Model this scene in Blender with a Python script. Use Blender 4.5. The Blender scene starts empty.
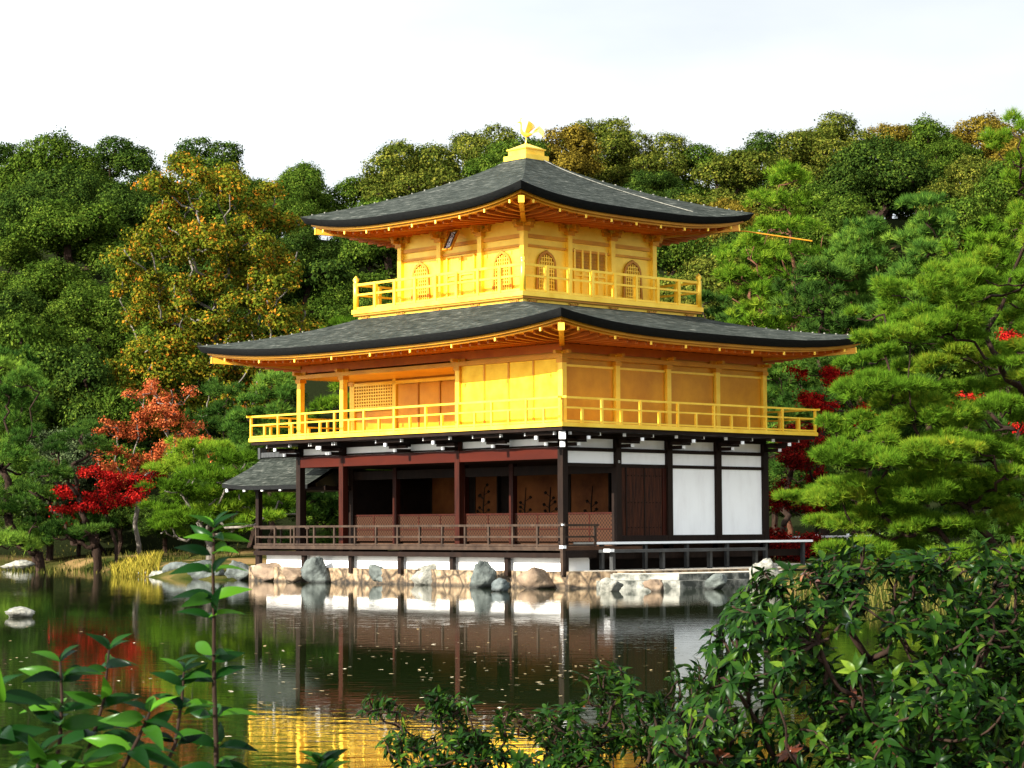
import bpy, math, random
import numpy as np
from mathutils import Matrix, Vector

SC = bpy.context.scene
COL = SC.collection
PI = math.pi

# ------------------------------------------------------------------ camera, sky, sun, exposure
CAM_Z, FPX, PITCH, ROLL = 1.62, 2228.5, 0.0642, 0.0044
cam_d = bpy.data.cameras.new('camera')
cam = bpy.data.objects.new('camera', cam_d)
COL.objects.link(cam)
cam_d.sensor_width = 36.0
cam_d.lens = FPX / 1024 * 36.0
cam_d.clip_start = 0.1
cam_d.clip_end = 3000
fw = Vector((0, math.cos(PITCH), math.sin(PITCH)))
r0 = Vector((1, 0, 0))
u0 = r0.cross(fw)
rt = r0 * math.cos(ROLL) - u0 * math.sin(ROLL)
up = r0 * math.sin(ROLL) + u0 * math.cos(ROLL)
m = Matrix((rt, up, -fw)).transposed().to_4x4()
m.translation = (0, 0, CAM_Z)
cam.matrix_world = m
cam_d.dof.use_dof = True
cam_d.dof.focus_distance = 58
cam_d.dof.aperture_fstop = 32
SC.camera = cam


def at(px, py, Y):
    """world point seen at pixel (px, py) lying at the distance Y north of the viewpoint"""
    d = rt * ((px - 512) / FPX) + up * ((384 - py) / FPX) + fw
    k = Y / d.y
    return Vector((d.x * k, Y, CAM_Z + d.z * k))


def onwater(px, py, z=0.0):
    d = rt * ((px - 512) / FPX) + up * ((384 - py) / FPX) + fw
    k = (z - CAM_Z) / d.z
    return Vector((d.x * k, d.y * k, z))


SUN_EL = math.radians(24)
SUN_TO = Vector((-0.76, -0.65, 0)).normalized()          # towards the sun, on the map
SUN_V = Vector((SUN_TO.x * math.cos(SUN_EL), SUN_TO.y * math.cos(SUN_EL), math.sin(SUN_EL)))
world = bpy.data.worlds.new('World')
SC.world = world
world.use_nodes = True
wt = world.node_tree
wt.nodes.clear()
sky = wt.nodes.new('ShaderNodeTexSky')
sky.sky_type = 'NISHITA'
sky.sun_disc = False
sky.sun_elevation = SUN_EL
sky.sun_rotation = math.atan2(SUN_TO.x, SUN_TO.y)
sky.dust_density = 2.5
sky.air_density = 1.0
sky.ozone_density = 1.0
geo = wt.nodes.new('ShaderNodeTexCoord')
mp = wt.nodes.new('ShaderNodeMapping')
mp.inputs['Scale'].default_value = (1.2, 1.2, 4.0)
noi = wt.nodes.new('ShaderNodeTexNoise')
noi.inputs['Scale'].default_value = 2.2
noi.inputs['Detail'].default_value = 6
rmp = wt.nodes.new('ShaderNodeMapRange')
rmp.inputs[1].default_value = 0.30
rmp.inputs[2].default_value = 0.62
rmp.inputs[3].default_value = 0.55
rmp.inputs[4].default_value = 1.0
mix = wt.nodes.new('ShaderNodeMixRGB')
CLOUD = 8.5
mix.inputs[2].default_value = (CLOUD * 0.935, CLOUD * 0.98, CLOUD * 1.0, 1)
bg = wt.nodes.new('ShaderNodeBackground')
bg.inputs['Strength'].default_value = 0.085
wo = wt.nodes.new('ShaderNodeOutputWorld')
L = wt.links.new
L(geo.outputs['Generated'], mp.inputs[0])
L(mp.outputs[0], noi.inputs['Vector'])
L(noi.outputs['Fac'], rmp.inputs[0])
L(rmp.outputs[0], mix.inputs[0])
L(sky.outputs[0], mix.inputs[1])
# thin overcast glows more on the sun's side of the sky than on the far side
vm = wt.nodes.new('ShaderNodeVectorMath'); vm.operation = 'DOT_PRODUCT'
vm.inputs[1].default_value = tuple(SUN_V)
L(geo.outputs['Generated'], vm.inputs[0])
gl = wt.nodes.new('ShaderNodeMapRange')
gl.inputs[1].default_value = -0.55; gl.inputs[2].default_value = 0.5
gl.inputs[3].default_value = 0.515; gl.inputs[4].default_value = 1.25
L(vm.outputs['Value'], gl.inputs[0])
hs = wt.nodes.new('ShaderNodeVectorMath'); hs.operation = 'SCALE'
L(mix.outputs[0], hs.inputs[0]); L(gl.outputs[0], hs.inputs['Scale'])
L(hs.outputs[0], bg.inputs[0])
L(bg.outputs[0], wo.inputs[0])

sd = bpy.data.lights.new('sun', 'SUN')
sd.energy = 5.0
sd.angle = math.radians(0.5)
sd.color = (1.0, 0.93, 0.80)
so = bpy.data.objects.new('sun', sd)
COL.objects.link(so)
so.rotation_euler = (-SUN_V).to_track_quat('-Z', 'Y').to_euler()

SC.view_settings.view_transform = 'Standard'
SC.view_settings.look = 'None'
SC.view_settings.exposure = 1.58
SC.view_settings.gamma = 1.0
SC.cycles.max_bounces = 6
SC.cycles.diffuse_bounces = 3
SC.cycles.glossy_bounces = 3
SC.cycles.transmission_bounces = 2

# ------------------------------------------------------------------ materials
MATS = {}


def newmat(name):
    mt = bpy.data.materials.new(name)
    mt.use_nodes = True
    nt = mt.node_tree
    return mt, nt, nt.nodes, nt.links, nt.nodes['Principled BSDF']


def ramp(nt, stops):
    r = nt.nodes.new('ShaderNodeValToRGB')
    e = r.color_ramp.elements
    while len(e) < len(stops):
        e.new(0.5)
    for i, (p, c) in enumerate(stops):
        e[i].position = p
        e[i].color = (c[0], c[1], c[2], 1)
    return r


def surf(name, c1, c2, scale=3.0, stretch=(1, 1, 1), rough=0.7, metal=0.0, bump=0.0, detail=6, spec=0.5, bscale=None, lo=0.3, hi=0.7, extra=None, bdist=0.02):
    mt, nt, N, K, b = newmat(name)
    tc = N.new('ShaderNodeTexCoord')
    ma = N.new('ShaderNodeMapping')
    ma.inputs['Scale'].default_value = stretch
    K.new(tc.outputs['Object'], ma.inputs[0])
    n = N.new('ShaderNodeTexNoise')
    n.inputs['Scale'].default_value = scale
    n.inputs['Detail'].default_value = detail
    n.inputs['Roughness'].default_value = 0.62
    K.new(ma.outputs[0], n.inputs['Vector'])
    st = [(lo, c1), (hi, c2)] if extra is None else extra
    r = ramp(nt, st)
    K.new(n.outputs['Fac'], r.inputs[0])
    K.new(r.outputs[0], b.inputs['Base Color'])
    b.inputs['Roughness'].default_value = rough
    b.inputs['Metallic'].default_value = metal
    b.inputs['Specular IOR Level'].default_value = spec
    if bump:
        n2 = N.new('ShaderNodeTexNoise')
        n2.inputs['Scale'].default_value = bscale or scale * 3
        n2.inputs['Detail'].default_value = 5
        K.new(ma.outputs[0], n2.inputs['Vector'])
        bp = N.new('ShaderNodeBump')
        bp.inputs['Strength'].default_value = bump
        bp.inputs['Distance'].default_value = bdist
        K.new(n2.outputs['Fac'], bp.inputs['Height'])
        K.new(bp.outputs[0], b.inputs['Normal'])
    MATS[name] = mt
    return mt


surf('gold', (0.44, 0.17, 0.003), (0.64, 0.29, 0.008), 1.1, (1, 1, 1), 0.38, 0.40, 0.2, bscale=9)  # deepened orange: the tone of gold in shade put into the base colour
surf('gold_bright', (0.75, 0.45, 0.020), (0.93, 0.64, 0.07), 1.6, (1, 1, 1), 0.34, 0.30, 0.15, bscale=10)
surf('gold_shaded', (0.40, 0.085, 0.003), (0.56, 0.15, 0.006), 1.5, (1, 1, 1), 0.5, 0.3, 0.1, bscale=12)  # redder copy of the gold, the shade under the eaves put into it
surf('gold_line', (0.34, 0.14, 0.006), (0.46, 0.20, 0.010), 3, (1, 1, 1), 0.5, 0.2)
surf('dark_wood', (0.006, 0.003, 0.002), (0.016, 0.008, 0.005), 4, (1, 1, 0.3), 0.55, 0, 0.3, spec=0.12)
surf('red_wood', (0.014, 0.0028, 0.0012), (0.040, 0.007, 0.003), 2.5, (3, 3, 0.4), 0.5, 0, 0.3, spec=0.12)
surf('red_beam', (0.030, 0.004, 0.0015), (0.052, 0.007, 0.0025), 1.5, (1, 0.3, 1), 0.45, 0, 0.2, spec=0.12)
surf('door_wood', (0.012, 0.004, 0.002), (0.060, 0.016, 0.006), 5, (5, 5, 0.35), 0.5, 0, 0.4, lo=0.38, hi=0.68, spec=0.12)
surf('deck_wood', (0.035, 0.016, 0.009), (0.08, 0.04, 0.022), 3, (0.4, 3, 1), 0.65, 0, 0.3, spec=0.12)
surf('rail_wood', (0.018, 0.011, 0.008), (0.055, 0.036, 0.025), 4, (1, 1, 1), 0.6, 0, 0.3, spec=0.12)
surf('grey_wood', (0.010, 0.011, 0.012), (0.040, 0.043, 0.045), 4, (0.5, 3, 1), 0.5, 0, 0.3)
surf('white_plaster', (0.78, 0.78, 0.78), (0.87, 0.88, 0.88), 1.1, (2.5, 2.5, 0.7), 0.75, 0, 0.08, lo=0.25, hi=0.55)
surf('white_paint', (0.78, 0.80, 0.82), (0.84, 0.85, 0.86), 6, (1, 1, 1), 0.5)
surf('black_edge', (0.003, 0.0035, 0.004), (0.010, 0.011, 0.011), 6, (1, 1, 8), 0.9, 0, 0.5, spec=0.15)
surf('screen_gold', (0.06, 0.018, 0.005), (0.20, 0.07, 0.018), 0.9, (1, 1, 1), 0.6, spec=0.12)
surf('ink', (0.008, 0.006, 0.004), (0.02, 0.015, 0.01), 3, spec=0.12)
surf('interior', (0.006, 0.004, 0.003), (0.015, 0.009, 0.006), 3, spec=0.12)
surf('rock_grey', (0.015, 0.021, 0.020), (0.13, 0.15, 0.14), 2.2, (1, 1, 1), 0.85, 0, 0.9, bscale=5, bdist=0.08)
surf('rock_tan', (0.08, 0.052, 0.034), (0.26, 0.185, 0.12), 2.6, (1, 1, 1), 0.85, 0, 0.8, bscale=5, bdist=0.08)
surf('rock_pale', (0.04, 0.045, 0.036), (0.30, 0.29, 0.25), 5.0, (1, 1, 1), 0.85, 0, 0.9, bscale=8, bdist=0.05)
surf('rock_dark', (0.02, 0.028, 0.03), (0.10, 0.12, 0.12), 3, (1, 1, 1), 0.7, 0, 0.8, bscale=6, bdist=0.06)
surf('bark_dark', (0.010, 0.006, 0.004), (0.035, 0.020, 0.014), 6, (1, 1, 0.3), 0.9, 0, 0.9, bscale=12, bdist=0.03, spec=0.12)
surf('bark_red', (0.040, 0.018, 0.010), (0.14, 0.062, 0.036), 4, (1, 1, 0.4), 0.9, 0, 0.9, bscale=10, bdist=0.03, spec=0.12)
surf('bark_grey', (0.05, 0.042, 0.035), (0.20, 0.18, 0.155), 5, (1, 1, 0.3), 0.9, 0, 0.7, bscale=10, bdist=0.03, spec=0.12)
surf('plaque_dark', (0.012, 0.010, 0.010), (0.03, 0.022, 0.018), 6, rough=0.4)


def shingle():
    mt, nt, N, K, b = newmat('shingle')
    tc = N.new('ShaderNodeTexCoord')
    n = N.new('ShaderNodeTexNoise')
    n.inputs['Scale'].default_value = 7
    n.inputs['Detail'].default_value = 9
    K.new(tc.outputs['Object'], n.inputs['Vector'])
    # short courses of bark, following height
    mz = N.new('ShaderNodeMapping')
    mz.inputs['Scale'].default_value = (1.8, 1.8, 60.0)
    K.new(tc.outputs['Object'], mz.inputs[0])
    n2 = N.new('ShaderNodeTexNoise')
    n2.inputs['Scale'].default_value = 1.0
    n2.inputs['Detail'].default_value = 4
    K.new(mz.outputs[0], n2.inputs['Vector'])
    mxx = N.new('ShaderNodeMixRGB')
    mxx.inputs[0].default_value = 0.68
    K.new(n.outputs['Fac'], mxx.inputs[1])
    K.new(n2.outputs['Fac'], mxx.inputs[2])
    r = ramp(nt, [(0.34, (0.008, 0.010, 0.008)), (0.50, (0.024, 0.029, 0.025)), (0.60, (0.058, 0.064, 0.056)), (0.74, (0.24, 0.24, 0.21))])
    K.new(mxx.outputs[0], r.inputs[0])
    K.new(r.outputs[0], b.inputs['Base Color'])
    b.inputs['Roughness'].default_value = 1.0
    b.inputs['Specular IOR Level'].default_value = 0.06
    bp = N.new('ShaderNodeBump')
    bp.inputs['Strength'].default_value = 0.8
    bp.inputs['Distance'].default_value = 0.05
    K.new(n2.outputs['Fac'], bp.inputs['Height'])
    K.new(bp.outputs[0], b.inputs['Normal'])
    MATS['shingle'] = mt


shingle()


def wet_foot(name, z0=0.03, z1=0.11):
    """stone standing in water keeps a dark wet band just above the surface"""
    nt = MATS[name].node_tree
    N, K = nt.nodes, nt.links
    b = N['Principled BSDF']
    src = b.inputs['Base Color'].links[0].from_socket
    g = N.new('ShaderNodeNewGeometry'); sp = N.new('ShaderNodeSeparateXYZ')
    K.new(g.outputs['Position'], sp.inputs[0])
    mr = N.new('ShaderNodeMapRange')
    mr.inputs[1].default_value = z0; mr.inputs[2].default_value = z1; mr.inputs[3].default_value = 0.28; mr.inputs[4].default_value = 1.0
    K.new(sp.outputs['Z'], mr.inputs[0])
    sc = N.new('ShaderNodeVectorMath'); sc.operation = 'SCALE'
    K.new(src, sc.inputs[0]); K.new(mr.outputs[0], sc.inputs['Scale'])
    K.new(sc.outputs[0], b.inputs['Base Color'])


for nm_ in ('rock_grey', 'rock_tan', 'rock_dark'):
    wet_foot(nm_)


def louvre(name, c1, c2, period, rough=0.45, metal=0.35, depth=0.012, bump=0.5):
    """thin horizontal boards: a real tone step per board plus relief"""
    mt, nt, N, K, b = newmat(name)
    tc = N.new('ShaderNodeTexCoord')
    w = N.new('ShaderNodeTexWave')
    w.wave_type = 'BANDS'
    w.bands_direction = 'Z'
    w.wave_profile = 'SAW'
    w.inputs['Scale'].default_value = 2 * PI / (20 * period) 
    K.new(tc.outputs['Object'], w.inputs['Vector'])
    n = N.new('ShaderNodeTexNoise')
    n.inputs['Scale'].default_value = 3
    K.new(tc.outputs['Object'], n.inputs['Vector'])
    r = ramp(nt, [(0.3, c1), (0.7, c2)])
    K.new(n.outputs['Fac'], r.inputs[0])
    K.new(r.outputs[0], b.inputs['Base Color'])
    b.inputs['Roughness'].default_value = rough
    b.inputs['Metallic'].default_value = metal
    bp = N.new('ShaderNodeBump')
    bp.inputs['Strength'].default_value = bump
    bp.inputs['Distance'].default_value = depth
    K.new(w.outputs['Fac'], bp.inputs['Height'])
    K.new(bp.outputs[0], b.inputs['Normal'])
    MATS[name] = mt


louvre('gold_boards_lit', (0.78, 0.47, 0.012), (0.92, 0.62, 0.035), 0.075)  # brighter copy of the gold, sunlight on the left shutters put into it


def weave():
    mt, nt, N, K, b = newmat('rattan')
    tc = N.new('ShaderNodeTexCoord')
    ck = N.new('ShaderNodeTexChecker')
    ck.inputs['Scale'].default_value = 17
    ck.inputs[1].default_value = (0.044, 0.018, 0.009, 1)
    ck.inputs[2].default_value = (0.014, 0.006, 0.003, 1)
    K.new(tc.outputs['Object'], ck.inputs['Vector'])
    K.new(ck.outputs[0], b.inputs['Base Color'])
    b.inputs['Specular IOR Level'].default_value = 0.1
    b.inputs['Roughness'].default_value = 0.7
    MATS['rattan'] = mt


weave()


def leafmat(name, stops, trans=0.25, rough=0.5, gloss=0.0, clump=0.35, cscale=0.5, k=0.85):
    """leaf colours drawn per leaf (tint) with broader patches of colour through the crown"""
    stops = [(p, tuple(c * k * (0.45 if i == 0 else 1.12 if i == len(stops) - 1 else 0.95) for c in q)) for i, (p, q) in enumerate(stops)]  # end stops spread: deeper shade and brighter highlights put into the leaf colours
    mt, nt, N, K, b = newmat(name)
    N.remove(b)
    out = N['Material Output']
    at_ = N.new('ShaderNodeAttribute')
    at_.attribute_name = 'tint'
    tc = N.new('ShaderNodeTexCoord')
    n = N.new('ShaderNodeTexNoise')
    n.inputs['Scale'].default_value = cscale
    n.inputs['Detail'].default_value = 3
    K.new(tc.outputs['Object'], n.inputs['Vector'])
    mx = N.new('ShaderNodeMixRGB')
    mx.inputs[0].default_value = clump
    K.new(at_.outputs['Fac'], mx.inputs[1])
    K.new(n.outputs['Fac'], mx.inputs[2])
    r = ramp(nt, stops)
    K.new(mx.outputs[0], r.inputs[0])
    d = N.new('ShaderNodeBsdfDiffuse')
    t = N.new('ShaderNodeBsdfTranslucent')
    K.new(r.outputs[0], d.inputs[0])
    K.new(r.outputs[0], t.inputs[0])
    ms = N.new('ShaderNodeMixShader')
    ms.inputs[0].default_value = trans
    K.new(d.outputs[0], ms.inputs[1])
    K.new(t.outputs[0], ms.inputs[2])
    last = ms
    if gloss > 0:
        g = N.new('ShaderNodeBsdfGlossy')
        g.inputs['Roughness'].default_value = rough
        g.inputs['Color'].default_value = (0.8, 0.9, 0.85, 1)
        fr = N.new('ShaderNodeFresnel')
        fr.inputs[0].default_value = 1.38
        mu = N.new('ShaderNodeMath')
        mu.operation = 'MULTIPLY'
        mu.inputs[1].default_value = gloss
        K.new(fr.outputs[0], mu.inputs[0])
        m2 = N.new('ShaderNodeMixShader')
        K.new(mu.outputs[0], m2.inputs[0])
        K.new(ms.outputs[0], m2.inputs[1])
        K.new(g.outputs[0], m2.inputs[2])
        last = m2
    K.new(last.outputs[0], out.inputs[0])
    MATS[name] = mt
    return mt


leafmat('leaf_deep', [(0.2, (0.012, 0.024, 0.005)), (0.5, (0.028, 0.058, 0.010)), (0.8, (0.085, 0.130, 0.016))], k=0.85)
leafmat('leaf_green', [(0.2, (0.016, 0.034, 0.005)), (0.5, (0.044, 0.086, 0.010)), (0.8, (0.125, 0.175, 0.020))])
leafmat('leaf_olive', [(0.2, (0.022, 0.038, 0.006)), (0.5, (0.065, 0.088, 0.012)), (0.8, (0.19, 0.185, 0.026))], k=0.88)
leafmat('leaf_tawny', [(0.2, (0.045, 0.040, 0.007)), (0.5, (0.14, 0.105, 0.014)), (0.8, (0.26, 0.19, 0.024))], k=0.85)
leafmat('leaf_grey', [(0.2, (0.025, 0.042, 0.018)), (0.5, (0.065, 0.095, 0.040)), (0.8, (0.14, 0.18, 0.075))])
leafmat('leaf_autumn', [(0.15, (0.030, 0.055, 0.006)), (0.45, (0.090, 0.130, 0.012)), (0.62, (0.22, 0.185, 0.015)), (0.73, (0.46, 0.20, 0.018)), (0.9, (0.58, 0.13, 0.018))], clump=0.35, cscale=0.9, k=0.82)
leafmat('leaf_rust', [(0.2, (0.12, 0.045, 0.008)), (0.45, (0.36, 0.065, 0.022)), (0.8, (0.55, 0.18, 0.06))], k=0.85)
leafmat('leaf_crimson', [(0.2, (0.08, 0.006, 0.004)), (0.5, (0.36, 0.010, 0.010)), (0.8, (0.60, 0.035, 0.022))], k=0.8)
leafmat('leaf_wine', [(0.2, (0.03, 0.006, 0.003)), (0.5, (0.10, 0.006, 0.005)), (0.8, (0.30, 0.014, 0.010))], k=1.1)
leafmat('needle_bright', [(0.15, (0.022, 0.060, 0.006)), (0.5, (0.090, 0.190, 0.012)), (0.85, (0.22, 0.30, 0.022))], trans=0.35, k=0.92)
leafmat('needle_yellow', [(0.15, (0.028, 0.065, 0.006)), (0.5, (0.080, 0.170, 0.012)), (0.80, (0.19, 0.24, 0.018)), (0.92, (0.34, 0.22, 0.02))], trans=0.38, cscale=1.4, k=1.15)
leafmat('needle_blue', [(0.15, (0.016, 0.052, 0.012)), (0.5, (0.055, 0.128, 0.018)), (0.85, (0.16, 0.25, 0.028))], trans=0.38, k=1.15)
leafmat('needle_dark', [(0.15, (0.008, 0.026, 0.005)), (0.5, (0.030, 0.072, 0.012)), (0.85, (0.085, 0.145, 0.018))], trans=0.3, k=1.1)
leafmat('shrub_leaf', [(0.1, (0.006, 0.028, 0.005)), (0.5, (0.024, 0.085, 0.010)), (0.76, (0.080, 0.18, 0.014)), (0.92, (0.22, 0.34, 0.03))], trans=0.22, rough=0.30, gloss=0.15, clump=0.30, cscale=6, k=0.36)
leafmat('shoot_leaf', [(0.2, (0.004, 0.018, 0.008)), (0.55, (0.010, 0.052, 0.007)), (0.95, (0.075, 0.21, 0.012))], trans=0.45, rough=0.26, gloss=0.18, clump=0.1, k=0.85)
leafmat('red_leaf', [(0.1, (0.06, 0.03, 0.010)), (0.5, (0.14, 0.035, 0.018)), (0.9, (0.26, 0.10, 0.03))], trans=0.35, rough=0.3, gloss=0.6)
leafmat('reed_leaf', [(0.1, (0.14, 0.14, 0.02)), (0.5, (0.30, 0.26, 0.035)), (0.9, (0.52, 0.40, 0.06))], trans=0.3, k=0.75)
leafmat('grass_leaf', [(0.1, (0.04, 0.07, 0.01)), (0.5, (0.08, 0.10, 0.02)), (0.9, (0.24, 0.19, 0.05))], trans=0.3, k=0.7)
leafmat('pond_leaf', [(0.1, (0.20, 0.13, 0.06)), (0.5, (0.45, 0.34, 0.18)), (0.9, (0.62, 0.56, 0.42))], trans=0.0)


# ------------------------------------------------------------------ mesh helpers
def tagp(o, label=None, cat=None, group=None, kind=None):
    if label: o['label'] = label
    if cat: o['category'] = cat
    if group: o['group'] = group
    if kind: o['kind'] = kind
    return o


def empty(name, loc=(0, 0, 0), rz=0.0):
    o = bpy.data.objects.new(name, None)
    COL.objects.link(o)
    o.location = loc
    o.rotation_euler = (0, 0, rz)
    o.empty_display_size = 0.3
    return o


def link(name, me, mat, parent=None):
    if mat and not me.materials:
        me.materials.append(MATS[mat])
    o = bpy.data.objects.new(name, me)
    COL.objects.link(o)
    if parent: o.parent = parent
    return o


def np_mesh(name, V, F, tint=None, smooth=False):
    me = bpy.data.meshes.new(name)
    V = np.ascontiguousarray(V, dtype=np.float32)
    F = np.ascontiguousarray(F, dtype=np.int32)
    n, k = F.shape
    me.vertices.add(len(V))
    me.vertices.foreach_set('co', V.ravel())
    me.loops.add(n * k)
    me.loops.foreach_set('vertex_index', F.ravel())
    me.polygons.add(n)
    me.polygons.foreach_set('loop_start', np.arange(n, dtype=np.int32) * k)
    if smooth:
        me.polygons.foreach_set('use_smooth', np.ones(n, dtype=bool))
    if tint is not None:
        a = me.attributes.new('tint', 'FLOAT', 'FACE')
        a.data.foreach_set('value', np.ascontiguousarray(tint, dtype=np.float32))
    me.update(calc_edges=True)
    return me


class MB:
    def __init__(s):
        s.v = []
        s.f = []

    def add(s, vs, fs):
        b = len(s.v)
        s.v += [tuple(p) for p in vs]
        s.f += [tuple(i + b for i in f) for f in fs]
        return s

    def box(s, x0, x1, y0, y1, z0, z1):
        x0, x1 = min(x0, x1), max(x0, x1)
        y0, y1 = min(y0, y1), max(y0, y1)
        return s.add([(x0, y0, z0), (x1, y0, z0), (x1, y1, z0), (x0, y1, z0), (x0, y0, z1), (x1, y0, z1), (x1, y1, z1), (x0, y1, z1)],
                     [(0, 3, 2, 1), (4, 5, 6, 7), (0, 1, 5, 4), (1, 2, 6, 5), (2, 3, 7, 6), (3, 0, 4, 7)])

    def beam(s, a, b, w, h, upv=(0, 0, 1)):
        a, b = Vector(a), Vector(b)
        d = (b - a).normalized()
        u = Vector(upv)
        sd_ = d.cross(u)
        if sd_.length < 1e-4: sd_ = d.cross(Vector((1, 0, 0)))
        sd_.normalize()
        u = sd_.cross(d)
        o = [(-1, -1), (1, -1), (1, 1), (-1, 1)]
        vs = [p + sd_ * (w / 2 * i) + u * (h / 2 * j) for p in (a, b) for i, j in o]
        return s.add(vs, [(0, 1, 2, 3), (7, 6, 5, 4), (0, 4, 5, 1), (1, 5, 6, 2), (2, 6, 7, 3), (3, 7, 4, 0)])

    def tube(s, pts, rad, n=8, cap=True):
        pts = [Vector(p) for p in pts]
        if not isinstance(rad, (list, tuple)): rad = [rad] * len(pts)
        rings = []
        ref = Vector((0.13, 0.97, 0.2))
        for i, p in enumerate(pts):
            d = (pts[min(i + 1, len(pts) - 1)] - pts[max(i - 1, 0)]).normalized()
            a = d.cross(ref)
            if a.length < 0.05: a = d.cross(Vector((1, 0, 0)))
            a.normalize()
            b = d.cross(a)
            rings.append([p + (a * math.cos(2 * PI * k / n) + b * math.sin(2 * PI * k / n)) * rad[i] for k in range(n)])
        vs = [q for r in rings for q in r]
        fs = []
        for i in range(len(pts) - 1):
            for k in range(n):
                k2 = (k + 1) % n
                fs.append((i * n + k, i * n + k2, (i + 1) * n + k2, (i + 1) * n + k))
        if cap:
            fs.append(tuple(reversed(range(n))))
            fs.append(tuple(range((len(pts) - 1) * n, len(pts) * n)))
        return s.add(vs, fs)

    def build(s, name, mat, parent=None, smooth=False):
        me = bpy.data.meshes.new(name)
        me.from_pydata(s.v, [], s.f)
        if smooth:
            me.polygons.foreach_set('use_smooth', np.ones(len(me.polygons), dtype=bool))
        me.update()
        return link(name, me, mat, parent)


def rot_to(dirs, rng, roll=None):
    """frames (N,3,3): columns side, along(dir), normal"""
    d = dirs / np.linalg.norm(dirs, axis=1, keepdims=True)
    r = rng.normal(size=d.shape) if roll is None else roll
    s = np.cross(d, r)
    s /= np.linalg.norm(s, axis=1, keepdims=True) + 1e-9
    n = np.cross(s, d)
    return s, d, n


def quad_leaves(P, Nrm, size, rng, jitter=0.7, aspect=0.62):
    """flat four-cornered leaves roughly facing Nrm"""
    n = len(P)
    nn = Nrm + rng.normal(size=(n, 3)) * jitter
    nn /= np.linalg.norm(nn, axis=1, keepdims=True)
    s, d, _ = rot_to(nn, rng)
    a = s
    b = np.cross(d, s)
    sz = (size * rng.uniform(0.6, 1.35, n))[:, None]
    V = np.empty((n, 4, 3))
    V[:, 0] = P - a * sz * 0.5
    V[:, 1] = P + b * sz * 0.5 * aspect + a * sz * 0.05
    V[:, 2] = P + a * sz * 0.5
    V[:, 3] = P - b * sz * 0.5 * aspect + a * sz * 0.05
    F = np.arange(n * 4).reshape(n, 4)
    return V.reshape(-1, 3), F


def vnoise(P, seed, scale):
    """cheap smooth noise from summed sines"""
    rng = np.random.default_rng(seed)
    o = np.zeros(len(P))
    for k in range(6):
        w = rng.normal(size=3) * scale * (1 + 0.5 * k)
        o += np.sin(P @ w + rng.uniform(0, 6.28)) / (1 + 0.4 * k)
    return o / 3.2


def lobes_cloud(lobes, n, rng, shell=0.22, cull=0.8, bump=0.16, up=0.35):
    """points spread over the skin of many lobes, none deep inside another"""
    C = np.array([l[0] for l in lobes]); R = np.array([l[1] for l in lobes])
    w = R.prod(axis=1) ** (2 / 3)
    idx = rng.choice(len(lobes), n * 2, p=w / w.sum())
    d = rng.normal(size=(n * 2, 3))
    d /= np.linalg.norm(d, axis=1, keepdims=True)
    d[:, 2] += up * rng.random(n * 2)
    d /= np.linalg.norm(d, axis=1, keepdims=True)
    rr = 1 - shell * rng.random(n * 2) ** 1.3
    P = C[idx] + d * R[idx] * rr[:, None]
    P += d * (vnoise(P, 11, 2.6) * bump)[:, None] * R[idx].mean(axis=1)[:, None]
    keep = np.ones(len(P), bool)
    for k in range(len(lobes)):
        q = ((P - C[k]) / R[k])
        keep &= (np.einsum('ij,ij->i', q, q) > cull ** 2) | (idx == k)
    P, d = P[keep][:n], (d / R[idx] )[keep][:n]
    d /= np.linalg.norm(d, axis=1, keepdims=True)
    return P, d


def clustered(lobes, n, rng, per=13, sig=0.17, push=0.22, face=2.0, **kw):
    """leaves gathered in twig-end clusters, some reaching out of the crown; returns points, facing, tint"""
    nc = max(8, n // per)
    C, D = lobes_cloud(lobes, nc, rng, **kw)
    C = C + D * np.minimum(rng.exponential(push, len(C)) * 0.4, push * 1.1)[:, None]
    ct = rng.normal(0.5, 0.16, len(C))
    sg = sig * rng.uniform(0.6, 1.5, len(C))
    idx = np.repeat(np.arange(len(C)), per)
    off = np.clip(rng.normal(size=(len(idx), 3)), -1.5, 1.5) * sg[idx][:, None] * np.array([1.15, 1.15, 0.75])
    nn = D[idx] * 0.8 + off / (sig * face) + np.array([0, 0, 0.25])
    return C[idx] + off, nn, np.clip(ct[idx] + rng.normal(size=len(idx)) * 0.12, 0, 1)


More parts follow.
